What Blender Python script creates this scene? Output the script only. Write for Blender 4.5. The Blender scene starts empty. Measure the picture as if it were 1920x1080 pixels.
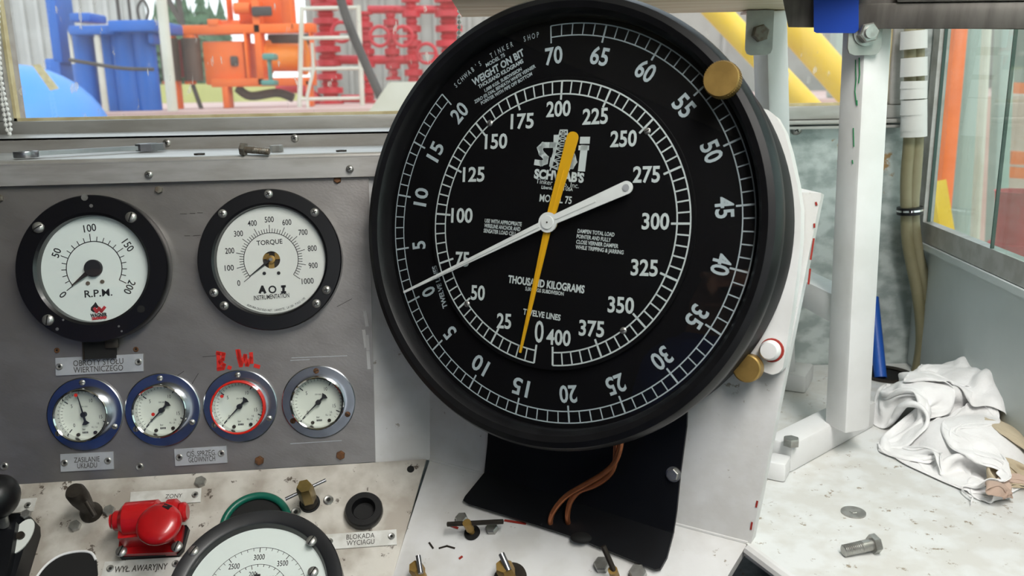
import bpy, bmesh, math, random
from mathutils import Vector, Matrix, noise
from math import sin, cos, pi, radians, tan, atan2, sqrt
V = Vector
scene = bpy.context.scene
col = scene.collection
random.seed(7)

# ------------------------------------------------------------------ camera
FPX = 1600.0
PITCH, ROLL = radians(13.0), radians(1.1)
EYE = V((0, 0, 1.5))
fwd = V((0, cos(PITCH), -sin(PITCH)))
up0 = V((0, sin(PITCH), cos(PITCH)))
right = V((1, 0, 0)) * cos(ROLL) - up0 * sin(ROLL)
up = up0 * cos(ROLL) + V((1, 0, 0)) * sin(ROLL)
cam_data = bpy.data.cameras.new('camera')
cam = bpy.data.objects.new('camera', cam_data)
col.objects.link(cam)
cam.matrix_world = Matrix(((right.x, up.x, -fwd.x, EYE.x), (right.y, up.y, -fwd.y, EYE.y), (right.z, up.z, -fwd.z, EYE.z), (0, 0, 0, 1)))
cam_data.sensor_width = 36.0
cam_data.lens = FPX / 1920 * 36
cam_data.clip_start = 0.02
cam_data.clip_end = 300
cam_data.dof.use_dof = True
cam_data.dof.focus_distance = 0.74
cam_data.dof.aperture_fstop = 10
scene.camera = cam

# ------------------------------------------------------------------ sky, sun, exposure
world = bpy.data.worlds.new('sky')
scene.world = world
world.use_nodes = True
wn = world.node_tree
bg = wn.nodes['Background']
grad = wn.nodes.new('ShaderNodeTexCoord')
sep = wn.nodes.new('ShaderNodeSeparateXYZ')
rmp = wn.nodes.new('ShaderNodeValToRGB')
wn.links.new(grad.outputs['Generated'], sep.inputs[0])
wn.links.new(sep.outputs['Z'], rmp.inputs[0])
rmp.color_ramp.elements[0].position = 0.0
rmp.color_ramp.elements[0].color = (0.92, 0.96, 1.0, 1)
rmp.color_ramp.elements[1].position = 0.7
rmp.color_ramp.elements[1].color = (0.74, 0.86, 1.0, 1)
wn.links.new(rmp.outputs[0], bg.inputs['Color'])
bg.inputs['Strength'].default_value = 1.6
sun_data = bpy.data.lights.new('sun', 'SUN')
sun_data.energy = 0.8
sun_data.angle = radians(25)
sun_data.color = (1.0, 0.97, 0.92)
sun = bpy.data.objects.new('sun', sun_data)
col.objects.link(sun)
sun.rotation_euler = (radians(48), 0, radians(35))
vs = scene.view_settings
vs.view_transform = 'Standard'
vs.look = 'None'
vs.gamma = 1
vs.use_curve_mapping = False
vs.exposure = 0.40

# ------------------------------------------------------------------ pixel to place
def ray(px, py):
    return right * ((px - 960) / FPX) + up * ((540 - py) / FPX) + fwd
def onplane(px, py, p0, n):
    d = ray(px, py)
    return EYE + d * ((p0 - EYE).dot(n) / d.dot(n))
def onz(px, py, z): return onplane(px, py, V((0, 0, z)), V((0, 0, 1)))
def ony(px, py, y): return onplane(px, py, V((0, y, 0)), V((0, 1, 0)))
def campt(px, py, z): return EYE + ray(px, py) * z
def c2w(v): return right * v[0] + up * v[1] + fwd * v[2]
def framemat(o, u, v, n):
    return Matrix(((u.x, v.x, n.x, o.x), (u.y, v.y, n.y, o.y), (u.z, v.z, n.z, o.z), (0, 0, 0, 1)))
class Frame:
    def __init__(s, M):
        s.M = M; s.I = M.inverted()
        s.o = M.translation.copy(); s.n = (M.to_3x3() @ V((0, 0, 1))); s.u = (M.to_3x3() @ V((1, 0, 0))); s.v = (M.to_3x3() @ V((0, 1, 0)))
    def px(s, x, y, h=0.0):
        p = s.I @ onplane(x, y, s.o + s.n * h, s.n)
        return V((p.x, p.y))
    def p3(s, x, y, h=0.0):
        return onplane(x, y, s.o + s.n * h, s.n)
    def loc(s, x, y, h=0.0):
        q = s.px(x, y, h); return V((q.x, q.y, h))
    def at(s, x, y, h=0.0, rot=0.0):
        return Frame(Matrix.Translation(s.p3(x, y, h)) @ s.M.to_3x3().to_4x4() @ Matrix.Rotation(rot, 4, 'Z'))
    def scale(s, x, y, h=0.0):
        return (s.p3(x, y, h) - EYE).dot(fwd) / FPX
def camframe(px, py, z, yaw, roll):
    u = V((cos(yaw), 0, -sin(yaw))); n = V((-sin(yaw), 0, -cos(yaw))); v = V((0, 1, 0))
    u2 = u * cos(roll) + v * sin(roll); v2 = v * cos(roll) - u * sin(roll)
    return Frame(framemat(campt(px, py, z), c2w(u2), c2w(v2), c2w(n)))

# ------------------------------------------------------------------ materials
def lin(c):
    c = c.lstrip('#')
    out = []
    for i in (0, 2, 4):
        x = int(c[i:i + 2], 16) / 255
        out.append(x / 12.92 if x <= 0.04045 else ((x + 0.055) / 1.055) ** 2.4)
    return (out[0], out[1], out[2], 1)
def mat(name, c, rough=0.5, metal=0.0, c2=None, scale=20, amount=0.5, detail=6, stretch=(1, 1, 1), bump=0.0, bscale=60, spots=None, sscale=40, sth=0.62, coat=0.0, spec=0.5, rvar=0.0):
    m = bpy.data.materials.new(name)
    m.use_nodes = True
    nt = m.node_tree; N = nt.nodes; L = nt.links
    b = N['Principled BSDF']
    b.inputs['Roughness'].default_value = rough
    b.inputs['Metallic'].default_value = metal
    b.inputs['Coat Weight'].default_value = coat
    b.inputs['Specular IOR Level'].default_value = spec
    tc = N.new('ShaderNodeTexCoord'); mp = N.new('ShaderNodeMapping')
    mp.inputs['Scale'].default_value = stretch
    L.new(tc.outputs['Object'], mp.inputs[0])
    base = N.new('ShaderNodeRGB'); base.outputs[0].default_value = lin(c); out = base.outputs[0]
    if c2:
        t = N.new('ShaderNodeTexNoise'); t.inputs['Scale'].default_value = scale; t.inputs['Detail'].default_value = detail
        L.new(mp.outputs[0], t.inputs['Vector'])
        r = N.new('ShaderNodeValToRGB'); r.color_ramp.elements[0].position = 0.41; r.color_ramp.elements[1].position = 0.60
        r.color_ramp.elements[0].color = (0, 0, 0, 1); r.color_ramp.elements[1].color = (amount, amount, amount, 1)
        L.new(t.outputs[0], r.inputs[0])
        mx = N.new('ShaderNodeMix'); mx.data_type = 'RGBA'
        L.new(r.outputs[0], mx.inputs[0]); L.new(out, mx.inputs[6]); mx.inputs[7].default_value = lin(c2)
        out = mx.outputs[2]
        if rvar:
            mr = N.new('ShaderNodeMath'); mr.operation = 'MULTIPLY_ADD'; mr.inputs[1].default_value = rvar; mr.inputs[2].default_value = rough
            L.new(t.outputs[0], mr.inputs[0]); L.new(mr.outputs[0], b.inputs['Roughness'])
    if spots:
        t = N.new('ShaderNodeTexNoise'); t.inputs['Scale'].default_value = sscale; t.inputs['Detail'].default_value = 8; t.inputs['Roughness'].default_value = 0.7
        L.new(tc.outputs['Object'], t.inputs['Vector'])
        r = N.new('ShaderNodeValToRGB'); r.color_ramp.elements[0].position = sth; r.color_ramp.elements[1].position = sth + 0.04
        L.new(t.outputs[0], r.inputs[0])
        mx = N.new('ShaderNodeMix'); mx.data_type = 'RGBA'
        L.new(r.outputs[0], mx.inputs[0]); L.new(out, mx.inputs[6]); mx.inputs[7].default_value = lin(spots)
        out = mx.outputs[2]
    L.new(out, b.inputs['Base Color'])
    if bump:
        t = N.new('ShaderNodeTexNoise'); t.inputs['Scale'].default_value = bscale; t.inputs['Detail'].default_value = 5
        L.new(mp.outputs[0], t.inputs['Vector'])
        bp = N.new('ShaderNodeBump'); bp.inputs['Strength'].default_value = bump; bp.inputs['Distance'].default_value = 0.002
        L.new(t.outputs[0], bp.inputs['Height']); L.new(bp.outputs[0], b.inputs['Normal'])
    return m
def glass(name, tint=(1, 1, 1, 1), dirt=0.0, dscale=6, rough=0.0, streak=0.0):
    m = bpy.data.materials.new(name); m.use_nodes = True
    nt = m.node_tree; N = nt.nodes; L = nt.links
    N.remove(N['Principled BSDF']); o = N['Material Output']
    tr = N.new('ShaderNodeBsdfTransparent'); tr.inputs[0].default_value = tint
    gl = N.new('ShaderNodeBsdfGlossy'); gl.inputs['Roughness'].default_value = rough
    fr = N.new('ShaderNodeFresnel'); fr.inputs['IOR'].default_value = 1.5
    ge = N.new('ShaderNodeNewGeometry'); inv = N.new('ShaderNodeMath'); inv.operation = 'SUBTRACT'; inv.inputs[0].default_value = 1
    L.new(ge.outputs['Backfacing'], inv.inputs[1])
    mu = N.new('ShaderNodeMath'); mu.operation = 'MULTIPLY'
    L.new(fr.outputs[0], mu.inputs[0]); L.new(inv.outputs[0], mu.inputs[1])
    mx = N.new('ShaderNodeMixShader'); L.new(mu.outputs[0], mx.inputs[0]); L.new(tr.outputs[0], mx.inputs[1]); L.new(gl.outputs[0], mx.inputs[2])
    out = mx.outputs[0]
    if dirt:
        tc = N.new('ShaderNodeTexCoord'); mp = N.new('ShaderNodeMapping'); mp.inputs['Scale'].default_value = (1, 1, 0.35)
        L.new(tc.outputs['Object'], mp.inputs[0])
        a = N.new('ShaderNodeTexNoise'); a.inputs['Scale'].default_value = dscale; a.inputs['Detail'].default_value = 8; a.inputs['Roughness'].default_value = 0.7
        L.new(mp.outputs[0], a.inputs['Vector'])
        ra = N.new('ShaderNodeMapRange'); ra.inputs[1].default_value = 0.35; ra.inputs[2].default_value = 0.75; ra.inputs[3].default_value = dirt * 0.25; ra.inputs[4].default_value = dirt
        L.new(a.outputs[0], ra.inputs[0])
        # specks and runs
        s = N.new('ShaderNodeTexNoise'); s.inputs['Scale'].default_value = 90; s.inputs['Detail'].default_value = 4
        L.new(mp.outputs[0], s.inputs['Vector'])
        rs = N.new('ShaderNodeValToRGB'); rs.color_ramp.elements[0].position = 0.66; rs.color_ramp.elements[1].position = 0.72
        rs.color_ramp.elements[1].color = (streak,) * 3 + (1,)
        L.new(s.outputs[0], rs.inputs[0])
        ad = N.new('ShaderNodeMath'); ad.operation = 'ADD'; ad.use_clamp = True
        L.new(ra.outputs[0], ad.inputs[0]); L.new(rs.outputs[0], ad.inputs[1])
        df = N.new('ShaderNodeBsdfDiffuse'); df.inputs[0].default_value = lin('#dcd8cc')
        tl = N.new('ShaderNodeBsdfTranslucent'); tl.inputs[0].default_value = lin('#e8e4d8')
        dm = N.new('ShaderNodeMixShader'); dm.inputs[0].default_value = 0.5
        L.new(df.outputs[0], dm.inputs[1]); L.new(tl.outputs[0], dm.inputs[2])
        m2 = N.new('ShaderNodeMixShader'); L.new(ad.outputs[0], m2.inputs[0]); L.new(out, m2.inputs[1]); L.new(dm.outputs[0], m2.inputs[2])
        out = m2.outputs[0]
    L.new(out, o.inputs['Surface'])
    return m

M = {}
M['steel'] = mat('brushed_stainless', '#95918e', 0.33, 0.72, '#7f7b79', 18, 0.6, stretch=(1, 7, 1), bump=0.05, bscale=300, rvar=0.12)
M['trim'] = mat('worn_aluminium_trim', '#b6b4b0', 0.32, 0.5, '#98938c', 16, 0.6, stretch=(1, 6, 6), rvar=0.15)
M['alu'] = mat('dirty_aluminium', '#c2beb6', 0.5, 0.2, '#8d8377', 26, 0.7, detail=12, spots='#544b42', sscale=75, sth=0.605, bump=0.15, bscale=120)
M['frame'] = mat('window_aluminium', '#b1b0ac', 0.4, 0.35, '#96928a', 12, 0.6, stretch=(1, 5, 5))
M['white'] = mat('chipped_white_paint', '#d2d2d2', 0.42, 0, '#bebcb8', 22, 0.65, detail=10, spots='#8f877b', sscale=75, sth=0.645, bump=0.4, bscale=35)
M['white_b'] = mat('thick_white_paint', '#dedede', 0.38, 0, '#c4c3bf', 12, 0.5, bump=0.3, bscale=40)
M['chip'] = mat('red_primer_chip', '#8e2318', 0.6)
M['counter'] = mat('scuffed_white_counter', '#d8dad9', 0.4, 0, '#c3c0b8', 42, 0.55, detail=14, spots='#8f8370', sscale=95, sth=0.615, bump=0.2, bscale=60)
M['galv'] = mat('galvanised_sheet', '#c2cbc8', 0.42, 0.12, '#919c99', 38, 0.85, detail=5, spots='#a08258', sscale=16, sth=0.62, stretch=(1, 1, 1.6))
M['lwall'] = mat('pale_grey_wall', '#c2cac9', 0.5, 0, '#b0b8b6', 8, 0.5)
M['darkwall'] = mat('dark_cab_lining', '#2c2a28', 0.8, 0, '#211f1e', 5, 0.5)
M['ceil'] = mat('cream_ceiling', '#cfc8b4', 0.7, 0, '#b9b09a', 5, 0.5)
M['floor'] = mat('dark_floor_plate', '#3a3a39', 0.7, 0.2, '#2a2827', 12, 0.5)
M['board'] = mat('cream_painted_board', '#d8cfb8', 0.5, 0, '#b39c6e', 7, 0.6, stretch=(1, 8, 1))
M['black'] = mat('black_enamel', '#0b0b0f', 0.32, 0, coat=0.2)
M['rubber'] = mat('black_rubber', '#0d0d0f', 0.38, 0, '#151517', 60, 0.5, spots='#3a3a3a', sscale=140, sth=0.70, spec=0.35)
M['blackmetal'] = mat('scratched_black_paint', '#0d0e11', 0.42, 0, '#15171b', 25, 0.5, spots='#4a4b4d', sscale=90, sth=0.70, spec=0.25)
M['dial'] = mat('black_dial', '#040406', 0.55, 0, spec=0.2)
M['dialedge'] = mat('dark_dial_edge', '#0d0d10', 0.5, 0)
M['print'] = mat('silver_print', '#a3b0b4', 0.6, 0)
M['printw'] = mat('white_print', '#b9c3c2', 0.6, 0)
M['yellow'] = mat('yellow_pointer', '#cf9d10', 0.5, 0)
M['whitep'] = mat('white_pointer', '#d6dad8', 0.5, 0, '#b9bcba', 60, 0.3)
M['brass'] = mat('brass', '#a3844a', 0.42, 0.55, '#7c6334', 60, 0.6, detail=8)
M['brassd'] = mat('old_brass', '#8a7748', 0.35, 0.85, '#5a4d30', 50, 0.6)
M['copper'] = mat('copper', '#b06c46', 0.32, 0.7, '#7e452a', 40, 0.5)
M['chrome'] = mat('chrome', '#d4d4d4', 0.09, 1.0)
M['flange'] = mat('polished_flange', '#a9adb3', 0.24, 1.0, '#85888e', 60, 0.4)
M['zinc'] = mat('zinc_plated', '#b0b0ac', 0.35, 0.8, '#83807a', 120, 0.5)
M['rust'] = mat('rusty_bolt', '#6a4526', 0.7, 0.2, '#3c2716', 200, 0.7)
M['dirtbolt'] = mat('grimy_bolt', '#77736a', 0.5, 0.5, '#5a4a38', 200, 0.6)
M['darkbolt'] = mat('blackened_steel', '#39342e', 0.5, 0.5, '#241f1b', 150, 0.5)
M['ink'] = mat('black_ink', '#14161c', 0.6)
M['face'] = mat('white_dial_face', '#d3dcd8', 0.5)
M['faceg'] = mat('pale_grey_dial_face', '#c9cfc4', 0.5)
M['facec'] = mat('cream_dial_face', '#cdd0cb', 0.5)
M['plate'] = mat('engraved_plate', '#b9bcc0', 0.4, 0.35, '#a3a6aa', 60, 0.5)
M['platew'] = mat('white_plate', '#d0d0cc', 0.42, 0.1, '#a9a69e', 70, 0.5)
M['engrave'] = mat('engraving', '#403d38', 0.7)
M['rimchip'] = mat('chipped_black_rim', '#191a1d', 0.4, 0, '#232529', 25, 0.5, spots='#9a9c9c', sscale=30, sth=0.66)
M['tool'] = mat('wrench_steel', '#8f9094', 0.28, 0.85, '#6f7074', 60, 0.4)
M['casepaint'] = mat('black_case_paint', '#0b0c0e', 0.5, 0, '#121316', 25, 0.5, spots='#4a4b4d', sscale=90, sth=0.72, spec=0.15)
M['greendrip'] = mat('green_paint_drip', '#1d7a4a', 0.5)
M['red'] = mat('red_enamel', '#b01218', 0.3, 0, '#8a0d12', 40, 0.5, spots='#2a0c0c', sscale=55, sth=0.73, coat=0.3)
M['redpaint'] = mat('red_brush_paint', '#c3261c', 0.4, 0)
M['redlogo'] = mat('red_logo_ink', '#b03038', 0.6)
M['green'] = mat('green_enamel', '#0e5a4a', 0.35, 0, spots='#c0c8c4', sscale=60, sth=0.74)
M['hole'] = mat('dark_opening', '#060606', 0.8)
M['bluepl'] = mat('blue_plastic', '#1d57b4', 0.45)
M['bluepaint'] = mat('blue_paint', '#0f3c9c', 0.45, 0, spots='#0a2b70', sscale=40, sth=0.68)
M['greymetal'] = mat('grey_metal_box', '#6f6b66', 0.45, 0.5, '#4e4a46', 16, 0.6, stretch=(6, 1, 1))
M['cable'] = mat('olive_cable', '#8a8468', 0.6, 0, '#76704f', 30, 0.5)
M['wrap'] = mat('white_spiral_wrap', '#cfd0cc', 0.5)
M['cloth'] = mat('white_rag', '#e8e8e8', 0.9, 0, '#d6d5d4', 30, 0.6, bump=0.25, bscale=400)
M['clothb'] = mat('beige_rag', '#c2b59c', 0.9, 0, '#a8987e', 9, 0.6, bump=0.25, bscale=400)
M['clothp'] = mat('pinkish_rag', '#bba596', 0.9, 0, '#9f8473', 9, 0.6)
M['bead'] = mat('white_beads', '#e4e4e0', 0.4)
M['putty'] = mat('window_putty', '#c9bd96', 0.7, 0, '#a9966a', 40, 0.6)
M['gglass'] = glass('gauge_glass')
M['wglass'] = glass('dirty_window_glass', (0.96, 0.98, 0.97, 1), 0.10, 7, streak=0.5)
M['sglass'] = glass('green_window_glass', (0.90, 0.96, 0.93, 1), 0.08, 5, streak=0.08)
M['gedge'] = mat('green_glass_edge', '#2c463e', 0.3)
# outdoors
M['oblue'] = mat('machine_blue', '#0a60ba', 0.45, 0, '#084c96', 4, 0.5)
M['obluel'] = mat('tank_blue', '#3d86d6', 0.45, 0, '#5a9de0', 2, 0.5)
M['oorange'] = mat('machine_orange', '#f26c0e', 0.45, 0, '#da5a08', 4, 0.5)
M['oyelorange'] = mat('drum_orange', '#f08a1c', 0.45)
M['ored'] = mat('machine_red', '#c01c2c', 0.45, 0, '#9c1522', 5, 0.6)
M['oyellow'] = mat('pipe_yellow', '#f2c81c', 0.45, 0, '#e0b010', 4, 0.5)
M['obrown'] = mat('oily_brown', '#5a4236', 0.6, 0, '#3a2a24', 5, 0.6)
M['ogrey'] = mat('pale_cladding', '#b9bbb8', 0.7, 0, '#a4a6a2', 3, 0.5)
M['oconc'] = mat('grey_cladding', '#a19d96', 0.8, 0, '#8d8880', 3, 0.6)
M['opale'] = mat('pale_pipe_paint', '#cfcabb', 0.5, 0, '#b5ad98', 5, 0.5)
M['odark'] = mat('dark_hose', '#4a423e', 0.6, 0, '#352f2c', 9, 0.5)
M['oteal'] = mat('teal_clamp', '#4f8a80', 0.5)
M['ogrn'] = mat('tree_green', '#4f6b50', 0.9, 0, '#3a5440', 2, 0.6)
M['ograss'] = mat('dry_grass', '#c2bd7e', 0.9, 0, '#a8a868', 0.5, 0.6)
M['odeck'] = mat('pink_deck', '#c9a79c', 0.8, 0, '#b98f84', 2, 0.5)
M['osand'] = mat('sandy_ground', '#b8ad98', 0.9, 0, '#a09682', 1, 0.5)
M['opost'] = mat('grey_green_post', '#9aa49a', 0.6)
M['coverall'] = mat('blue_coverall', '#2258b8', 0.85, 0, '#183f90', 8, 0.5)
M['skin'] = mat('skin', '#b98468', 0.6)
M['hair'] = mat('dark_hair', '#241c18', 0.8)

# ------------------------------------------------------------------ mesh builder
TEXT = {}
def glyphs(s, bold):
    k = (s, bold)
    if k not in TEXT:
        cu = bpy.data.curves.new('lettering', 'FONT'); cu.body = s; cu.offset = bold; cu.resolution_u = 3; cu.fill_mode = 'FRONT'
        ob = bpy.data.objects.new('lettering', cu)
        me = ob.to_mesh()
        vs_ = [v.co.copy() for v in me.vertices]; fs = [tuple(p.vertices) for p in me.polygons]
        ob.to_mesh_clear(); bpy.data.objects.remove(ob); bpy.data.curves.remove(cu)
        if vs_:
            x0 = min(v.x for v in vs_); x1 = max(v.x for v in vs_); y0 = min(v.y for v in vs_); y1 = max(v.y for v in vs_)
        else: x0 = x1 = y0 = y1 = 0
        TEXT[k] = (vs_, fs, x0, x1, y0, y1)
    return TEXT[k]
CAP = 0.682
class MB:
    def __init__(s): s.bm = bmesh.new(); s.mi = 0; s.T = Matrix.Identity(4)
    def _add(s, verts, faces):
        vv = [s.bm.verts.new(s.T @ V(v)) for v in verts]
        for f in faces:
            try:
                fc = s.bm.faces.new([vv[i] for i in f]); fc.material_index = s.mi
            except ValueError: pass
        return s
    def box(s, c, d, M=None, bev=0.0):
        M = M or Matrix.Identity(4)
        t = bmesh.new(); bmesh.ops.create_cube(t, size=1)
        for v in t.verts: v.co = V((v.co.x * d[0], v.co.y * d[1], v.co.z * d[2]))
        if bev: bmesh.ops.bevel(t, geom=list(t.edges), offset=bev, segments=2, affect='EDGES', profile=0.5)
        t.verts.index_update()
        s._add([M @ (v.co + V(c)) if M is None else (Matrix.Translation(V(c)) @ M) @ v.co for v in t.verts], [[v.index for v in f.verts] for f in t.faces]); t.free()
        return s
    def beam(s, a, b, w, d=None, upv=(0, 0, 1), bev=0.0):
        a, b = V(a), V(b); z = (b - a).normalized(); x = V(upv).cross(z)
        if x.length < 1e-4: x = V((1, 0, 0)).cross(z)
        x.normalize(); y = z.cross(x)
        return s.box((a + b) / 2, (w, d or w, (b - a).length), framemat(V((0, 0, 0)), x, y, z), bev)
    def lathe(s, prof, seg=32, M=None):
        M = M or Matrix.Identity(4); vs_ = []; fs = []; idx = []
        for r, z in prof:
            if abs(r) < 1e-7: idx.append([len(vs_)]); vs_.append(M @ V((0, 0, z)))
            else:
                idx.append(list(range(len(vs_), len(vs_) + seg)))
                vs_ += [M @ V((r * cos(2 * pi * i / seg), r * sin(2 * pi * i / seg), z)) for i in range(seg)]
        for a, b in zip(idx[:-1], idx[1:]):
            for i in range(seg):
                j = (i + 1) % seg
                q = [a[i % len(a)], a[j % len(a)], b[j % len(b)], b[i % len(b)]]
                o = []
                for k in q:
                    if k not in o: o.append(k)
                if len(o) > 2: fs.append(o)
        return s._add(vs_, fs)
    def axis(s, a, b):
        a, b = V(a), V(b); z = (b - a).normalized(); x = V((0, 0, 1)).cross(z)
        if x.length < 1e-4: x = V((1, 0, 0))
        x.normalize(); return framemat(a, x, z.cross(x), z), (b - a).length
    def cyl(s, a, b, r, r2=None, seg=24, bev=0.0):
        M_, h = s.axis(a, b); r2 = r if r2 is None else r2
        if bev: return s.lathe([(0, 0), (r - bev, 0), (r, bev), (r2, h - bev), (r2 - bev, h), (0, h)], seg, M_)
        return s.lathe([(0, 0), (r, 0), (r2, h), (0, h)], seg, M_)
    def hexa(s, a, b, r, rot=0):
        M_, h = s.axis(a, b); M_ = M_ @ Matrix.Rotation(rot, 4, 'Z')
        return s.lathe([(0, 0), (r, 0), (r, h * 0.82), (r * 0.86, h), (0, h)], 6, M_)
    def torus(s, R, r, z=0, seg=48, n=12, M=None):
        return s.lathe([(R + r * cos(2 * pi * k / n), z + r * sin(2 * pi * k / n)) for k in range(n + 1)], seg, M)
    def sphere(s, c, r, sc=(1, 1, 1), seg=24):
        return s.lathe([(abs(r * sin(pi * k / 12)) if 0 < k < 12 else 0, -r * cos(pi * k / 12)) for k in range(13)], seg, Matrix.Translation(V(c)) @ Matrix.Diagonal((sc[0], sc[1], sc[2], 1)))
    def tube(s, pts, r, seg=10, smooth=0):
        pts = [V(p) for p in pts]
        if smooth:
            q = []
            for i in range(len(pts) - 1):
                p0 = pts[max(i - 1, 0)]; p1 = pts[i]; p2 = pts[i + 1]; p3 = pts[min(i + 2, len(pts) - 1)]
                for k in range(smooth):
                    t = k / smooth
                    q.append(0.5 * ((2 * p1) + (p2 - p0) * t + (2 * p0 - 5 * p1 + 4 * p2 - p3) * t * t + (3 * p1 - p0 - 3 * p2 + p3) * t ** 3))
            q.append(pts[-1]); pts = q
        rr = r if isinstance(r, (list, tuple)) else [r] * len(pts)
        if len(rr) != len(pts): rr = [rr[min(int(i * len(rr) / len(pts)), len(rr) - 1)] for i in range(len(pts))]
        vs_ = []; fs = []; x = None
        for i, p in enumerate(pts):
            t = (pts[min(i + 1, len(pts) - 1)] - pts[max(i - 1, 0)]).normalized()
            if x is None:
                x = V((0, 0, 1)).cross(t)
                if x.length < 1e-3: x = V((1, 0, 0)).cross(t)
            x = (x - t * x.dot(t)).normalized(); y = t.cross(x)
            vs_ += [p + (x * cos(2 * pi * k / seg) + y * sin(2 * pi * k / seg)) * rr[i] for k in range(seg)]
        for i in range(len(pts) - 1):
            for k in range(seg):
                a = i * seg + k; b = i * seg + (k + 1) % seg; fs.append((a, b, b + seg, a + seg))
        fs.append(list(range(seg))[::-1]); fs.append(list(range(len(vs_) - seg, len(vs_))))
        return s._add(vs_, fs)
    def prism(s, pts, z0, z1, M=None):
        M = M or Matrix.Identity(4); n = len(pts)
        a = sum(pts[i][0] * pts[(i + 1) % n][1] - pts[(i + 1) % n][0] * pts[i][1] for i in range(n))
        if a < 0: pts = pts[::-1]
        vs_ = [M @ V((p[0], p[1], z0)) for p in pts] + [M @ V((p[0], p[1], z1)) for p in pts]
        fs = [list(range(n))[::-1], list(range(n, 2 * n))] + [(i, (i + 1) % n, n + (i + 1) % n, n + i) for i in range(n)]
        return s._add(vs_, fs)
    def slab(s, pts, nrm, t):
        # a plate from 3-D corner points, thickness t towards -nrm
        n = len(pts); pts = [V(p) for p in pts]; nrm = V(nrm)
        a = V((0, 0, 0))
        for i in range(n): a += pts[i].cross(pts[(i + 1) % n])
        if a.dot(nrm) < 0: pts = pts[::-1]
        vs_ = pts + [p - nrm * t for p in pts]
        fs = [list(range(n)), list(range(n, 2 * n))[::-1]] + [(i, n + i, n + (i + 1) % n, (i + 1) % n) for i in range(n)]
        return s._add(vs_, fs)
    def stroke(s, pts, w, z0, z1):
        for a, b in zip(pts[:-1], pts[1:]):
            a, b = V(a), V(b); d = (b - a)
            if d.length < 1e-7: continue
            d.normalize(); n = V((-d.y, d.x)) * w / 2; e = d * w * 0.35
            s.prism([a - e + n, a - e - n, b + e - n, b + e + n], z0, z1)
        return s
    def arc(s, r0, r1, a0, a1, z, n=90, c=(0, 0)):
        vs_ = []; fs = []
        for i in range(n + 1):
            t = a0 + (a1 - a0) * i / n
            vs_ += [(c[0] + r0 * cos(t), c[1] + r0 * sin(t), z), (c[0] + r1 * cos(t), c[1] + r1 * sin(t), z)]
        for i in range(n): fs.append((2 * i, 2 * i + 1, 2 * i + 3, 2 * i + 2) if a1 > a0 else (2 * i, 2 * i + 2, 2 * i + 3, 2 * i + 1))
        return s._add(vs_, fs)
    def tick(s, t, r0, r1, w, z, c=(0, 0)):
        d = V((cos(t), sin(t))); n = V((-sin(t), cos(t))) * w / 2; c = V(c)
        p = [c + d * r0 - n, c + d * r1 - n, c + d * r1 + n, c + d * r0 + n]
        return s._add([(q.x, q.y, z) for q in p], [(0, 1, 2, 3)])
    def text(s, st, c, cap, width=None, rot=0.0, z=0.0, bold=0.012, xs=0.66, shear=0.0):
        vs_, fs, x0, x1, y0, y1 = glyphs(st, bold)
        if not vs_: return s
        k = cap / CAP; kx = (width / (x1 - x0)) if width else k * xs
        cx = (x0 + x1) / 2; cy = CAP / 2; cr, sr = cos(rot), sin(rot); out = []
        for v in vs_:
            x = (v.x - cx) * kx + (v.y - cy) * k * shear; y = (v.y - cy) * k
            out.append((c[0] + x * cr - y * sr, c[1] + x * sr + y * cr, z))
        return s._add(out, fs)
    def arctext(s, st, r, a0, a1, cap, z, c=(0, 0), xs=0.6, bold=0.01, flip=False):
        n = len(st)
        for i, ch in enumerate(st):
            if ch == ' ': continue
            t = a0 + (a1 - a0) * i / (n - 1)
            s.text(ch, (c[0] + r * cos(t), c[1] + r * sin(t)), cap, None, t + (pi / 2 if flip else -pi / 2), z, bold, xs)
        return s
    def build(s, name, m, parent=None, angle=35, flat=False):
        bmesh.ops.recalc_face_normals(s.bm, faces=s.bm.faces) if not flat else None
        me = bpy.data.meshes.new(name); s.bm.to_mesh(me); s.bm.free()
        for mm in (m if isinstance(m, (list, tuple)) else [m]): me.materials.append(mm)
        if not flat:
            me.polygons.foreach_set('use_smooth', [True] * len(me.polygons)); me.set_sharp_from_angle(angle=radians(angle))
        o = bpy.data.objects.new(name, me); col.objects.link(o)
        if parent: o.parent = parent
        if parent and parent.type == 'MESH' and name in PATTERN: absorb(parent, o); return parent
        return o
PATTERN = set('lettering numeral_lettering vernier_scale vernier_numeral_lettering vernier_lettering load_scale load_numeral_lettering dial_lettering scale_marks dial_pin_dots emblem emblem_accent paint_speck scratch_stain paint_flake scuff_mark'.split())
def absorb(host, o):
    # printed and painted marks become faces of the surface they are on
    bm = bmesh.new(); bm.from_mesh(host.data); n = len(bm.faces); bm.from_mesh(o.data); bm.faces.ensure_lookup_table()
    k = len(host.data.materials)
    for f in bm.faces[n:]: f.material_index += k
    for mm in o.data.materials: host.data.materials.append(mm)
    bm.to_mesh(host.data); bm.free(); bpy.data.objects.remove(o)
def tag(o, label=None, cat=None, group=None, kind=None):
    if label: o['label'] = label
    if cat: o['category'] = cat
    if group: o['group'] = group
    if kind: o['kind'] = kind
    return o
def thing(name, label, cat, mtx=None, group=None):
    o = bpy.data.objects.new(name, None); o.empty_display_size = 0.02; col.objects.link(o)
    if mtx is not None: o.matrix_world = mtx
    return tag(o, label, cat, group)
def struct(name, mb, m):
    return tag(mb.build(name, m), kind='structure')
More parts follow.
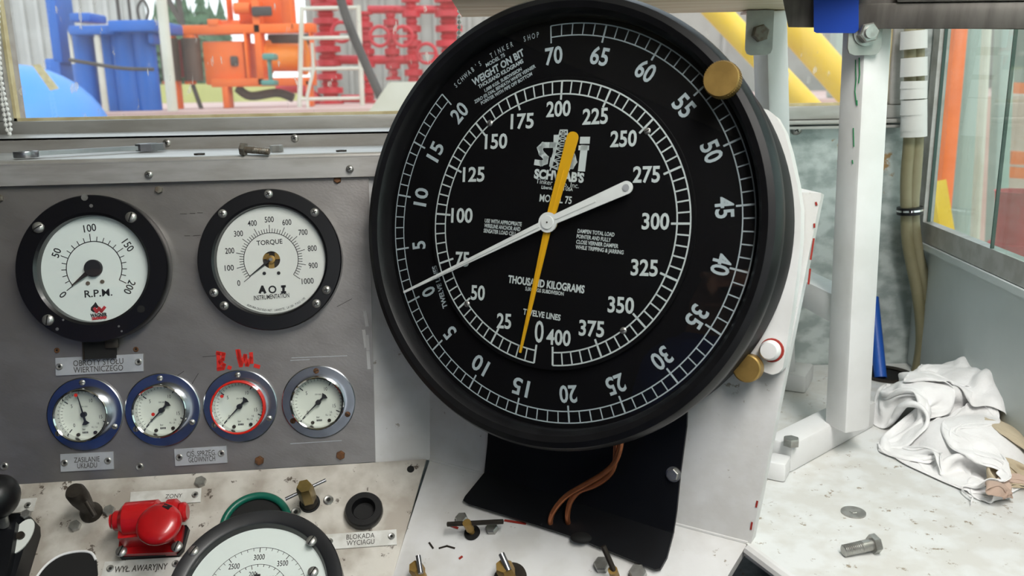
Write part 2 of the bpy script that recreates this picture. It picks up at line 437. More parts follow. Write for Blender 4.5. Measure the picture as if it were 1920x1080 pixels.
def screw(mb, c, r, kind='slot', rot=0.5):
    # a screw head on the local plane, materials 0 metal, 1 dark
    c = V(c); T = Matrix.Translation(c)
    mb.mi = 0
    if kind == 'hex':
        mb.hexa(c, c + V((0, 0, r * 0.9)), r, rot); mb.mi = 0; return
    if kind == 'ring':
        mb.lathe([(r, 0), (r, r * .25), (r * .8, r * .42), (r * .45, r * .35), (r * .4, r * .1), (0, r * .1)], 20, T)
        mb.mi = 1; mb.lathe([(r * .38, r * .14), (0, r * .14)], 12, T); mb.mi = 0; return
    mb.lathe([(r, 0), (r * .97, r * .25), (r * .75, r * .48), (r * .4, r * .58), (0, r * .6)], 20, T)
    mb.mi = 1
    for k in ((0,) if kind == 'slot' else (0, pi / 2)):
        mb.box(c + V((0, 0, r * .5)), (r * (1.7 if kind == 'slot' else 1.0), r * .2, r * .26), Matrix.Rotation(rot + k, 4, 'Z'))
    mb.mi = 0

# ------------------------------------------------------------------ main planes
WALL_Y = 1.03
P = camframe(340, 600, 0.78, radians(-4.5), radians(2.35))          # steel instrument panel
G = camframe(1040.2, 419.8, 0.66, radians(29.5), radians(-0.27))    # plane of the big round dial
B = Frame(G.M @ Matrix.Translation((0, 0, -0.075)))                 # white cabinet front behind the dial
_a = radians(40)
_o = P.p3(400, 884)
Q = Frame(framemat(_o, P.u, P.v * cos(_a) - P.n * sin(_a), P.n * cos(_a) + P.v * sin(_a)))  # sloping valve panel
cr0, cr1 = B.p3(806, 862), B.p3(1402, 1018)
q0 = Q.p3(735, 1090)
_n = (cr1 - cr0).cross(q0 - cr0).normalized()
if _n.z < 0: _n = -_n
_u = (cr1 - cr0).normalized()
S = Frame(framemat(cr0, _u, _n.cross(_u), _n))                      # sloping white sill below the dial
ZC = B.p3(1410, 1020).z                                            # counter height
UP, X_, Y_ = V((0, 0, 1)), V((1, 0, 0)), V((0, 1, 0))

# ------------------------------------------------------------------ cab shell
zs = ony(300, 247, WALL_Y).z            # bottom of the window frames
zg = ony(300, 222, WALL_Y).z            # bottom edge of the glass
XL, XR, YB, ZT = -1.45, 1.0, -1.7, 2.25
xw0, xw1 = ony(-4, 150, WALL_Y).x, ony(1000, 100, WALL_Y).x        # window beside the panel
xv0, xv1 = ony(1165, 100, WALL_Y).x, ony(1688, 140, WALL_Y).x       # window behind the posts
ZW = 2.08
RW0 = onz(1738, 432, 0); 
c0 = ony(1722, 439, WALL_Y); zr = c0.z
r1 = onz(1920, 527, zr)
rd = (r1 - V((c0.x, c0.y, zr))); rd.z = 0; rd.normalize()          # direction of the right wall, towards the viewer
RC = V((c0.x, WALL_Y, 0))
rn = V((rd.y, -rd.x, 0));
if rn.x > 0: rn = -rn                                              # inward normal
print('ZC', ZC, 'zs', zs, 'zg', zg, 'corner', c0, 'rd', rd)
def rw(d, z, off=0.0): return V((RC.x, RC.y, z)) + rd * d + rn * off
mb = MB(); mb.box(((XL + XR) / 2, (YB + WALL_Y) / 2, -0.02), (XR - XL + 0.8, WALL_Y - YB + 0.2, 0.04)); struct('floor', mb, M['floor'])
mb = MB(); mb.box(((XL + XR) / 2, (YB + WALL_Y) / 2, ZT + 0.02), (XR - XL + 0.8, WALL_Y - YB + 0.2, 0.04)); struct('ceiling', mb, M['ceil'])
mb = MB()
T_ = 0.03
def wallbox(mb, x0, x1, z0, z1, y=WALL_Y): mb.box(((x0 + x1) / 2, y + T_ / 2, (z0 + z1) / 2), (x1 - x0, T_, z1 - z0))
wallbox(mb, XL - .1, RC.x + 0.003, ZW, ZT)
wallbox(mb, XL - .1, xw0, 0, ZW); wallbox(mb, xw0, xw1, 0, zs); wallbox(mb, xw1, xv0, 0, ZW); wallbox(mb, xv0, xv1, 0, zs); wallbox(mb, xv1, RC.x + 0.003, 0, ZW)
struct('wall_front', mb, M['galv'])
# right wall with a large sliding window
mb = MB()
D1 = 2.7
def rwbox(mb, d0, d1, z0, z1, t0=-0.007, t1=0.0): 
    pts = [rw(d0, z0, t1), rw(d1, z0, t1), rw(d1, z1, t1), rw(d0, z1, t1)]
    mb.slab(pts, rn, t1 - t0)
dw0 = 0.006
rwbox(mb, -0.01, D1, 0, zr - 0.01); rwbox(mb, -0.01, D1, ZW, ZT); rwbox(mb, -0.01, dw0, zr - 0.01, ZW); rwbox(mb, 2.35, D1, zr - 0.01, ZW)
struct('wall_right', mb, M['lwall'])
mb = MB(); mb.box((XL - T_ / 2, (YB + WALL_Y) / 2, ZT / 2), (T_, WALL_Y - YB + 0.1, ZT)); struct('wall_left', mb, M['darkwall'])
mb = MB()
for x0, x1, z0, z1 in ((XL, -.1, 0, ZT), (-.1, XR + .2, 0, 0.6), (-.1, XR + .2, 2.1, ZT)):
    mb.box(((x0 + x1) / 2, YB - T_ / 2, (z0 + z1) / 2), (x1 - x0, T_, z1 - z0))
struct('wall_back', mb, M['darkwall'])

# ------------------------------------------------------------------ unseen ceiling lamp, added to brighten the dim interior
def fill_lamp(x, y, rz, power, lbl):
    t = thing('fill_lamp', lbl, 'lamp', Matrix.Translation(V((x, y, ZT))) @ Matrix.Rotation(rz, 4, 'Z'), 'added fill lamps')
    mb = MB(); mb.box((0, 0, -.02), (1.24, .34, .04), bev=.004); mb.build('housing', M['white_b'], t)
    mb = MB(); mb.box((0, 0, -.043), (1.18, .28, .006)); mb.build('diffuser', M['fillglow'], t)
    ld = bpy.data.lights.new('fill_light', 'AREA'); ld.shape = 'RECTANGLE'; ld.size = 1.16; ld.size_y = .26; ld.energy = power; ld.color = (1.0, .97, .93)
    lo = bpy.data.objects.new('fill_light', ld); col.objects.link(lo); lo.parent = t; lo.location = (0, 0, -.048)
M['fillglow'] = mat('fill_diffuser', '#f0f0ee', .6)
M['fillglow'].node_tree.nodes['Principled BSDF'].inputs['Emission Color'].default_value = (1, .97, .93, 1)
M['fillglow'].node_tree.nodes['Principled BSDF'].inputs['Emission Strength'].default_value = 3.0
fill_lamp(.30, -.22, radians(90), 17, 'long unseen fill lamp added on the ceiling to brighten the cab')

# ------------------------------------------------------------------ front windows
def frontwindow(name, x0, x1, fw, sash):
    z0, z1 = zs, ZW
    mb = MB(); d = 0.035; y = WALL_Y + 0.004
    for a, b, c, e in ((x0, x1, z0, z0 + fw), (x0, x1, z1 - fw, z1), (x0, x0 + fw, z0 + fw, z1 - fw), (x1 - fw, x1, z0 + fw, z1 - fw)):
        mb.box(((a + b) / 2, y, (c + e) / 2), (b - a, d, e - c), bev=0.002)
    w = struct(name, mb, M['frame'])
    mb = MB(); mb.box(((x0 + x1) / 2, y - 0.004, z0 - 0.003), (x1 - x0 + 0.02, d + 0.006, 0.005), bev=0.0015)
    mb.box(((x0 + x1) / 2, y - 0.006, z0 - 0.009), (x1 - x0 + 0.02, d, 0.003))
    mb.build('window_sill', M['frame'], w)
    mb = MB(); t = 0.0035
    for a, b, c, e in ((x0 + fw, x1 - fw, z0 + fw, z0 + fw + t), (x0 + fw, x0 + fw + t, z0 + fw, z1 - fw), (x1 - fw - t, x1 - fw, z0 + fw, z1 - fw)):
        mb.box(((a + b) / 2, y - 0.006, (c + e) / 2), (b - a, 0.008, e - c))
    mb.build('putty_bead', M['putty'], w)
    mb = MB(); mb.box(((x0 + x1) / 2, y, (z0 + z1) / 2), (x1 - x0 - 2 * fw + .002, 0.004, z1 - z0 - 2 * fw + .002))
    g = mb.build('pane', M['wglass'], w)
    return w
frontwindow('window_1', xw0, xw1, zg - zs, 0)
frontwindow('window_2', xv0, xv1, zg - zs, 0)
# white runs and chips of paint stuck on the first pane stay in its glass material

# ------------------------------------------------------------------ right window: two sliding panes
fwid = 0.018
mb = MB()
def rwbar(mb, d0, d1, z0, z1, t0, t1): mb.slab([rw(d0, z0, t1), rw(d1, z0, t1), rw(d1, z1, t1), rw(d0, z1, t1)], rn, t1 - t0)
zq = zr + .019
rwbar(mb, dw0, 2.35, zr - 0.004, zq, -0.007, 0.005); rwbar(mb, dw0, 2.35, ZW - .03, ZW, -0.007, 0.005)
rwbar(mb, dw0, dw0 + fwid, zq, ZW - 0.03, -0.007, 0.005); rwbar(mb, 2.32, 2.35, zq, ZW - .03, -0.007, 0.005)
w3 = struct('window_3', mb, M['frame'])
mb = MB(); rwbar(mb, dw0 + fwid - .001, 1.2, zq - .001, ZW - .03, -0.006, -0.003); mb.build('pane', M['sglass'], w3)
mb = MB(); rwbar(mb, 0.20, 2.32, zq - .001, ZW - .03, 0.001, 0.004); mb.build('pane', M['sglass'], w3)
mb = MB(); rwbar(mb, 0.199, 0.2005, zq, ZW - .03, 0.0008, 0.0042); mb.build('pane_edge', M['gedge'], w3)
mb = MB(); rwbar(mb, dw0 + fwid, dw0 + fwid + .0018, zq, ZW - .03, -0.003, 0.0005); mb.build('glazing_seal', M['gedge'], w3)
mb = MB(); rwbar(mb, dw0, 2.4, zr - 0.012, zr - 0.005, -0.002, 0.008); mb.build('window_sill', M['lwall'], w3)

# ------------------------------------------------------------------ console cabinet
con = thing('control_console', 'control console of steel panel, sloping valve panel and thick white painted box', 'control console', Matrix.Translation(V((P.o.x, P.o.y, 0))))
cI = con.matrix_world.inverted()
def ctool():
    mb = MB(); mb.T = cI.copy(); return mb
pt = lambda L_, h=0: [P.p3(x, y, h) for x, y in L_]
pan_l = -60
# trim lip over the panel, ledge behind it
ztop = P.p3(340, 303, 0.008).z
# steel panel
mb = ctool(); mb.slab(pt([(pan_l, 345), (691, 322), (704, 866), (pan_l, 914)], 0.0), P.n, 0.003)
panel = mb.build('instrument_panel', M['steel'], con); 
# white body: strip A, face B
a_tl, a_bl = P.p3(684, 322, -0.002), P.p3(697, 868, -0.002)
b_cr_t, b_cr_b = B.p3(806, 338), B.p3(806, 862)
a_bl2 = P.p3(698, 870, -0.002)
b_tr, b_br = B.p3(1540, 362), B.p3(1408, 1021)
mb = ctool()
mb.slab([a_tl, b_cr_t, b_cr_b, a_bl], P.n, 0.012)
mb.slab([b_cr_t, b_tr, b_br, b_cr_b], B.n, 0.012)
# top and right side of the box
back = V((-0.04, 0.30, 0))
mb.slab([b_cr_t, b_tr, b_tr + back * .8, b_cr_t + back * .5], UP, 0.006)
ib = B.n * -.005
mb.slab([b_tr + ib, b_br + ib, b_br + back * .8, b_tr + back * .8], X_, 0.006)
mb.build('cabinet_box', M['white'], con)
# sloping white sill
whitebox = [o for o in col.objects if o.name == 'cabinet_box'][0]
sl = [cr0, cr1, S.p3(1340, 1120), S.p3(720, 1125)]
mb = ctool(); mb.slab(sl, S.n, 0.008); whitesill = mb.build('white_sill', M['white'], con)
mb = ctool(); mb.tube([S.p3(806, 862, -.0004), S.p3(900, 886, -.0004), S.p3(1402, 1018, -.0004)], .0016, 8); mb.build('weld_bead', M['white'], con)
# sloping valve panel
mb = ctool(); mb.slab([Q.p3(x, y) for x, y in ((pan_l, 914), (704, 867), (799, 861), (738, 1075), (722, 1125), (pan_l, 1125))], Q.n, 0.003)
vpanel = mb.build('valve_panel', M['alu'], con)
mb = ctool(); c = Q.p3(770, 880); mb.cyl(c + Q.n * .0001, c + Q.n * .0006, 0.0034, seg=20); mb.build('bolt_hole', M['hole'], con)
# under-body so that the console stands on the floor
mb = ctool(); x0, x1 = P.p3(pan_l, 600).x, P.p3(690, 600).x
mb.box(((x0 + x1) / 2 + .05, WALL_Y - 0.13, 0.5), (x1 - x0 - .02, 0.16, 1.0)); mb.build('pedestal', M['white'], con)
# trim: rounded lip
mb = ctool()
def trimpts(h, ys): return [P.p3(pan_l, ys[0], h), P.p3(722, ys[1], h)]
tl, tr = P.p3(pan_l, 312, 0.008), P.p3(724, 292, 0.008)
bl, br = P.p3(pan_l, 351, 0.006), P.p3(724, 330, 0.006)
tlb, trb = tl + V((0, .012, .004)), tr + V((0, .012, .004))
mb.slab([tl, tr, br, bl], P.n, 0.004)
mb.tube([tl + V((0, .004, 0)), tr + V((0, .004, 0))], .0042, 12)
mb.build('top_trim', M['trim'], con)
# ledge tray from the trim to the wall, and upstand below the window
zl = (tl.z + tr.z) / 2 + 0.003
UY = onz(330, 279, zl).y
lb_l, lb_r = V((tl.x - .12, UY, tl.z + .003)), V((tr.x, UY, tr.z + .003))
mb = ctool(); mb.slab([tl + V((0, .003, .003)), tr + V((0, .003, .003)), lb_r, lb_l], UP, 0.003)
mb.build('ledge', M['trim'], con)
ust = ony(330, 254, UY).z; print('ust', ust)
u_l, u_r = V((lb_l.x, UY, ust)), V((lb_r.x, UY, ust))
mb = ctool(); mb.slab([lb_l, lb_r, u_r, u_l], -Y_, 0.003); mb.slab([u_l, u_r, V((u_r.x, WALL_Y - .004, ust + .001)), V((u_l.x, WALL_Y - .004, ust + .001))], UP, .002); mb.build('upstand', M['trim'], con)
# bolts of the console
def cbolt(fr, x, y, r, kind, m, parent=con, name='bolt', rot=0.4, h=0.0):
    f = fr.at(x, y, h); mb = MB(); mb.T = cI @ f.M
    screw(mb, (0, 0, 0), r, kind, rot); return mb.build(name, [m, M['hole']], parent)
for x, y in ((299, 356), (0, 372)): cbolt(P, x, y, .0036, 'hex', M['dirtbolt'])
cbolt(P, 633, 337, .0036, 'hex', M['rust'])
for x, y in ((487, 863), (639, 853)): cbolt(P, x, y, .0042, 'hex', M['rust'])
for x, y in ((8, 874), (262, 875)): cbolt(P, x, y, .0034, 'ring', M['zinc'], name='rivet')
for x, y in ((107, 657), (255, 655)): cbolt(P, x, y, .0024, 'ring', M['rust'], name='rivet')
for x, y in ((279, 327), (656, 317)): cbolt(P, x, y, .0036, 'cross', M['zinc'], name='screw', h=.008)
UF = Frame(framemat(V((0, UY - .0002, zl)), X_, UP, -Y_))
for x, y in ((313, 268), (553, 259)): cbolt(UF, x, y, .0042, 'cross', M['zinc'], name='screw')
for x, y, r in ((377, 905, .0052), (142, 988, .005), (206, 959, .005)): cbolt(Q, x, y, r, 'hex', M['zinc'])
for x, y in ((555, 961), (616, 938)): cbolt(Q, x, y, .0045, 'ring', M['zinc'], name='socket_screw')
# hand-painted letters and peeling paint on the panel
def pstrokes(polys, w, m, name, h=0.0003, fr=P, host=None):
    mb = MB(); mb.T = cI @ fr.M
    for p in polys: mb.stroke([fr.px(x, y, h) for x, y in p], w, h, h + .0002)
    return mb.build(name, m, host or con)
o = lambda x, y: (310 + x / 4.155, 640 + y / 4.155)
pstrokes([[o(412, 92), o(418, 215)], [o(405, 90), o(455, 100), o(448, 140), o(425, 160)], [o(430, 165), o(458, 185), o(450, 210), o(412, 216)], [o(495, 203), o(505, 207)],
          [o(562, 72), o(572, 130), o(588, 190)], [o(572, 75), o(590, 185)], [o(588, 188), o(622, 110)], [o(622, 110), o(635, 185)], [o(640, 185), o(668, 130)], [o(668, 95), o(672, 165)], [o(700, 190), o(728, 198)]], .0034, M['redpaint'], 'red_paint_letters')
pstrokes([[(684, 585), (688, 610)], [(682, 620), (686, 650)], [(688, 630), (690, 655)], [(690, 660), (692, 690)]], .003, M['white'], 'paint_flake', host=panel)
pstrokes([[(547, 671), (650, 667)], [(545, 676), (580, 674)], [(545, 832), (640, 826)]], .0006, M['plate'], 'scratch_stain', h=.0001, host=panel)

pstrokes([[(338, 401), (350, 401)], [(356, 400), (366, 400)], [(370, 399), (380, 399)], [(346, 442), (356, 442)], [(362, 442), (376, 441)], [(380, 669), (405, 667)], [(360, 720), (372, 700)], [(330, 706), (345, 696)], [(632, 575), (660, 560)]], .0004, M['darkbolt'], 'scratch_stain', h=.0001, host=panel)

# ------------------------------------------------------------------ the big dial gauge
gg = thing('weight_indicator_gauge', 'huge round black weight indicator gauge with yellow and white pointers', 'gauge', G.M)
R2, R1, r2, r1_ = 0.1537, 0.1448, 0.1092, 0.0993
def gx(x, y, h=0.0): return G.px(x, y, h)
# case, bezel, flange
mb = MB(); mb.lathe([(0, -0.062), (0.163, -0.062), (0.1685, -0.056), (0.1700, -0.012), (0.1665, 0.0), (0.158, 0.0)], 128); mb.build('case', M['casepaint'], gg)
mb = MB(); mb.lathe([(0.158, -.004), (0.1575, .004), (0.1585, 0.010), (0.1615, .0150), (0.166, 0.0165), (0.1705, .0150), (0.1735, .010), (0.1740, .003), (0.1725, -.004), (.1685, -.007)], 128); mb.build('rubber_bezel', M['rubber'], gg)
mb = MB(); mb.lathe([(0, -.0015), (.159, -.0015), (.159, -.0005), (0, -.0005)], 128); dplate = mb.build('vernier_dial_plate', M['dial'], gg)
mb = MB(); mb.lathe([(0, 0), (0.1125, 0), (0.1130, 0.0028), (0.1126, 0.0034), (0, 0.0034)], 128); ddisc = mb.build('main_dial_disc', M['dial'], gg)
mb = MB(); mb.lathe([(0, .0112), (.1578, .0112), (.1578, .0132), (0, .0132)], 96); mb.build('front_glass', M['gglass'], gg)
# vernier scale (outer)
a0, st = radians(204.13), radians(17.677)
zv = -0.0003
mb = MB(); lw = 0.0009
e0, e1 = a0 - 4 * st, a0 + 14 * st
mb.arc(R1 - lw / 2, R1 + lw / 2, e0, e1, zv, 160); mb.arc(R2 - lw / 2, R2 + lw / 2, e0, e1, zv, 160)
for k in range(-20, 71):
    t = a0 + st * k / 5
    if k % 5 == 0: mb.tick(t, R1 - .0045, R2, .0014 if k not in (-20, 70) else .0011, zv)
    else: mb.tick(t, R1, R2, .0009, zv)
mb.build('vernier_scale', M['print'], dplate, flat=True)
mb = MB()
pos = {(-4): (861, 211), (-3): (816, 284), (-2): (789, 369), (-1): (785, 460), 0: (803, 547), 1: (843, 624), 2: (900, 684), 3: (976, 726), 4: (1065, 739), 5: (1154, 721), 6: (1240, 672), 7: (1306, 594), 8: (1352, 496), 9: (1358, 389), 10: (1334, 284), 11: (1282, 198), 12: (1210, 133), 13: (1124, 105), 14: (1038, 104)}
for k, (x, y) in pos.items():
    q = gx(x, y); s_ = str(abs(5 * k))
    t = a0 + st * k - pi / 2
    if k in (3, 1, 4, 5): t = a0 + st * k - pi / 2
    mb.text(s_, q, .0126, .0150 if len(s_) == 2 else .0070, t, zv, bold=.022)
q = gx(824, 538); mb.text('TWELVE LINES', q, .0044, .037, radians(100 + 8), zv, bold=.03)
mb.build('vernier_numeral_lettering', M['print'], dplate, flat=True)
# lettering on the outer plate
mb = MB()
def gt(s, x, y, cap_px, w_px, rot, h=zv, bold=.02, fr=G):
    sc_ = fr.scale(x, y, h); return mb.text(s, fr.px(x, y, h), cap_px * sc_, w_px, rot, h, bold)
def gl(s, xa, ya, xb, yb, cap, h=zv, bold=.025, fr=G):
    # text whose middle line runs from pixel a to pixel b
    a, b = fr.px(xa, ya, h), fr.px(xb, yb, h); d = b - a
    mb.text(s, (a + b) / 2, cap * fr.scale((xa + xb) / 2, (ya + yb) / 2, h), d.length, atan2(d.y, d.x), h, bold)
c8 = lambda x, y: (840 + x / 6.75, 50 + y / 6.75)
def gl8(s, xa, ya, xb, yb, cap, bold=.025): gl(s, *c8(xa, ya), *c8(xb, yb), cap, bold=bold)
gl8('MODEL 75', 480, 492, 718, 352, 7)
gl8('WEIGHT ON BIT', 310, 712, 958, 318, 13, .035)
gl8('THOUSAND KILOGRAMS', 385, 765, 950, 430, 7.5, .03)
gl8('1,000 KGS. SUBDIVISION', 462, 810, 930, 532, 6.2, .025)
gl8('ZERO (0) DIAL BENEATH WHITE VERNIER', 335, 955, 1105, 495, 6.2, .025)
gl8('POINTER WITH PIPE OFF BOTTOM', 418, 972, 1062, 592, 6.4, .025)
pa, pb, pm = gx(*c8(95, 742)), gx(*c8(1135, 100)), gx(*c8(560, 345))
mb.arctext("SCHWAB'S  TINKER  SHOP", (pa.length + pb.length) / 2, atan2(pa.y, pa.x), atan2(pb.y, pb.x), .0042, zv, xs=.62)
mb.build('vernier_lettering', M['print'], dplate, flat=True)
# main scale (inner)
zi = 0.0037
j0, js = radians(-98.3 + 360), radians(21.965)
mb = MB(); lw = .0011
j1 = j0 - 16 * js
mb.arc(r1_ - lw / 2, r1_ + lw / 2, j0, j1, zi, 160); mb.arc(r2 - lw / 2, r2 + lw / 2, j0, j1, zi, 160)
for k in range(0, 81):
    t = j0 - js * k / 5
    if k % 5 == 0: mb.tick(t, r1_ - .0045, r2, .0016, zi)
    else: mb.tick(t, r1_, r2, .0011, zi)
mb.build('load_scale', M['printw'], ddisc, flat=True)
mb = MB()
num = {25: (945, 602), 50: (896, 549), 75: (867, 486), 100: (866, 404), 125: (888, 327), 150: (930, 265), 175: (979, 227), 200: (1047, 204), 225: (1116, 218), 250: (1169, 260), 275: (1212, 327), 300: (1229, 415), 325: (1208, 502), 350: (1164, 572), 375: (1109, 616), 400: (1047, 633)}
for n_, (x, y) in num.items():
    mb.text(str(n_), gx(x, y, zi), .0112, .0208 if n_ >= 100 else .0133, radians(-2.5), zi, bold=.024)
mb.text('0', gx(1011, 622, zi), .0164, .0078, radians(-2.5), zi, bold=.01)
mb.build('load_numeral_lettering', M['printw'], ddisc, flat=True)
mb = MB()
k5 = lambda x, y: (980 + x / 4.696, 230 + y / 4.696)
def gz(s, xa, ya, xb, yb, cap, bold=.025): gl(s, xa, ya, xb, yb, cap, h=zi, bold=bold)
gz('THOUSAND KILOGRAMS', 953, 523, 1096, 543, 13.5, .035)
gz('5,000 KGS SUBDIVISION', 985, 541, 1057, 551, 6.5)
gz('TWELVE LINES', 981, 584, 1051, 596, 10.5, .03)
c7 = lambda x, y: (890 + x / 4.91, 390 + y / 4.91)
gz('USE WITH APPROPRIATE', *c7(93, 115), *c7(433, 150), 7); gz('WIRELINE ANCHOR AND', *c7(88, 160), *c7(420, 196), 7); gz('SENSATER LOAD CELL', *c7(83, 207), *c7(383, 240), 7)
c9 = lambda x, y: (1060 + x / 7.714, 420 + y / 7.714)
gz('DAMPEN TOTAL LOAD', *c9(178, 98), *c9(710, 155), 7); gz('POINTER AND FULLY', *c9(165, 175), *c9(660, 232), 7); gz('CLOSE VERNIER DAMPER', *c9(158, 255), *c9(767, 322), 7); gz('WHILE TRIPPING & JARRING', *c9(148, 330), *c9(843, 412), 7)
gz("SCHWAB'S", *k5(102, 448), *k5(540, 488), 16, .05)
gz('Tinker Shop, Inc.', *k5(118, 512), *k5(495, 556), 9, .0)
gz('Liberal, Kansas USA', *k5(166, 568), *k5(442, 588), 6, .02)
gz('MODEL 75', *k5(150, 662), *k5(432, 684), 13, .02)
# the maker's emblem: s, derrick, s, i
zk = zi
def ks(pts, w, up_=0): mb.stroke([gx(*k5(x, y), zk) for x, y in pts], w, zk - .0001, zk + .0001 + up_)
ks([(270, 197), (180, 197), (150, 225), (165, 268), (205, 310), (200, 345), (165, 357), (118, 350)], .0044)
ks([(296, 125), (290, 260), (270, 330)], .0044); ks([(250, 197), (345, 197)], .0042); ks([(268, 330), (262, 366), (310, 388)], .005)
ks([(505, 222), (570, 222)], .0036); ks([(541, 222), (520, 405)], .0058); ks([(524, 155), (572, 155)], .0052)
ks([(440, 225), (410, 240), (440, 300), (452, 345), (430, 380), (380, 390)], .0048)
mb.mi = 1
mb.prism([gx(*k5(x, y), zk) for x, y in ((336, 72), (388, 72), (398, 200), (404, 400), (330, 400), (262, 400))], zk, zk + .00015); mb.mi = 0
lw_ = .00055
ks([(332, 66), (242, 420)], lw_ * 1.6, .0002); ks([(392, 66), (400, 200), (410, 420)], lw_ * 1.6, .0002); ks([(332, 66), (392, 66)], lw_ * 1.6, .0002)
rows = [(66, 332, 392), (100, 322, 394), (140, 312, 396), (185, 300, 399), (230, 288, 401), (280, 276, 404), (335, 263, 406), (395, 249, 409)]
for (ya, la, ra), (yb, lb, rb) in zip(rows[:-1], rows[1:]):
    ks([(la, ya), (rb, yb)], lw_, .0002); ks([(ra, ya), (lb, yb)], lw_, .0002); ks([(lb, yb), (rb, yb)], lw_, .0002)
ks([(300, 345), (320, 420)], lw_ * 1.3, .0002)
mb.build('dial_lettering', [M['printw'], M['dial']], ddisc, flat=True)
for x, y in ((919, 231), (1214, 246), (876, 570), (1169, 620)):
    q = gx(x, y, .0034); mb = MB(); screw(mb, (q.x, q.y, .0034), .0026, 'slot', random.random() * 3); mb.build('dial_screw', [M['zinc'], M['hole']], ddisc)
# pointers
def pointer(name, h, tip, tail, wt, wtail, m, hub, th=.0012, bent=False):
    a = V(gx(*tip, h)); b = V(gx(*tail, h)); c = V(gx(1026.5, 417, .0095))
    d1 = (a - c).normalized(); n1 = V((-d1.y, d1.x)); d2 = (b - c).normalized(); n2 = V((-d2.y, d2.x))
    mb = MB()
    pts = [a + n1 * wt * .5, a - n1 * wt * .5, c - n1 * wtail * .30 + d1 * hub * .6, c + n1 * wtail * .30 + d1 * hub * .6]
    mb.prism(pts, h, h + th)
    ra_ = wtail / 2; k = 12; tp = [c + n2 * wtail * .36 + d2 * hub * .3, c - n2 * wtail * .36 + d2 * hub * .3]
    tp = [tp[1]] + [b + (d2 * cos(t) + n2 * sin(t)) * ra_ for t in [-pi / 2 + pi * i / k for i in range(k + 1)]] + [tp[0]]
    mb.prism(tp, h, h + th)
    mb.lathe([(0, 0), (hub, 0), (hub, th), (0, th)], 40, Matrix.Translation((c.x, c.y, h - .00005)) @ Matrix.Scale(1.0, 4))
    # stiffening rib
    mb.stroke([c + d1 * hub * 1.05, c.lerp(a, .78)], wtail * .13, h + th, h + th + .0005)
    mb.stroke([c + d2 * hub * 1.0, c.lerp(b, .62)], wtail * .13, h + th, h + th + .0005)
    mb.lathe([(0, th), (hub * .68, th), (hub * .66, th + .0007), (0, th + .0008)], 32, Matrix.Translation((c.x, c.y, h)))
    return mb.build(name, m, gg), c, b
pointer('load_pointer', .0062, (976, 661), (1074, 259), .0017, .0096, M['yellow'], .0070)
wpo, c_, b_ = pointer('vernier_pointer', .0085, (758, 548), (1175, 352), .0018, .0098, M['whitep'], .0078)
mb = MB(); mb.cyl((b_.x, b_.y, .0097), (b_.x, b_.y, .0103), .0026, seg=20); mb.build('rivet', M['plate'], wpo); mb = MB(); mb.cyl((c_.x, c_.y, .0104), (c_.x, c_.y, .0107), .0007, seg=12); mb.build('hub_pin', M['darkbolt'], wpo)
# brass knob on the bezel
q = gx(1351, 147, .024)
mb = MB(); mb.T = Matrix.Translation((q.x, q.y, 0))
pr = [(0, .010), (.0065, .010), (.0065, .015)]; mb.lathe(pr, 24); mb.lathe([(.0065, .0145), (.0118, .0148), (.0122, .0156), (.0122, .0225), (.0117, .0236), (.0060, .0238), (0, .0236)], 48)
for k in range(48): mb.box((.0122 * cos(k * pi / 24), .0122 * sin(k * pi / 24), .019), (.0009, .0007, .0065), Matrix.Rotation(k * pi / 24, 4, 'Z'))
mb.build('brass_knob', M['brass'], gg)
q = gx(1403, 690, -.052)
mb = MB(); mb.T = Matrix.Translation((q.x, q.y, -.052)); mb.cyl((0, 0, -.006), (0, 0, .006), .0105, seg=32, bev=.001); mb.build('brass_plug', M['brass'], gg)
# white mounting flange at the back of the case
mb = MB()
e_ = [gx(x, y, -.060) for x, y in ((1432, 204), (1440, 206), (1455, 218), (1470, 245), (1482, 285), (1495, 345), (1502, 392), (1501, 450), (1494, 520), (1484, 590), (1476, 640), (1468, 690), (1460, 699), (1448, 703), (1434, 698), (1404, 672), (1390, 640), (1400, 420), (1400, 250))]
mb.prism([(p.x, p.y) for p in e_], -.0735, -.060)
flg = tag(mb.build('mounting_flange', M['white_b'], gg), label='white painted mounting flange')
q = gx(1446, 657, -.058)
mb = MB(); mb.T = Matrix.Translation((q.x, q.y, 0)); mb.lathe([(.0092, -.0602), (.0086, -.0590), (0, -.0590)], 20); mb.build('paint_chip', M['chip'], flg)
mb = MB(); mb.T = Matrix.Translation((q.x - .0006, q.y, 0)); mb.lathe([(.0078, -.0600), (.0074, -.0535), (.0060, -.0515), (0, -.0512)], 24); mb.build('bolt', M['white_b'], flg)
def chips(polys, w, fr, h, name='paint_speck', host=None):
    mb = MB(); mb.T = cI @ fr.M
    for p in polys: mb.stroke([fr.px(x, y, h) for x, y in p], w, h, h + .0003)
    mb.build(name, M['chip'], host)
chips([[(1502, 392), (1503, 412)], [(1527, 420), (1527, 426)], [(1526, 448), (1520, 486)], [(1519, 505), (1516, 532)], [(1475, 645), (1472, 682)], [(1420, 940), (1418, 950)], [(1410, 980), (1408, 992)], [(1530, 380), (1531, 384)]], .0014, B, .0003, host=whitebox)
chips([[(846, 986), (858, 990)], [(947, 976), (985, 982)], [(862, 1047), (866, 1044)]], .002, S, .0004, host=whitesill)

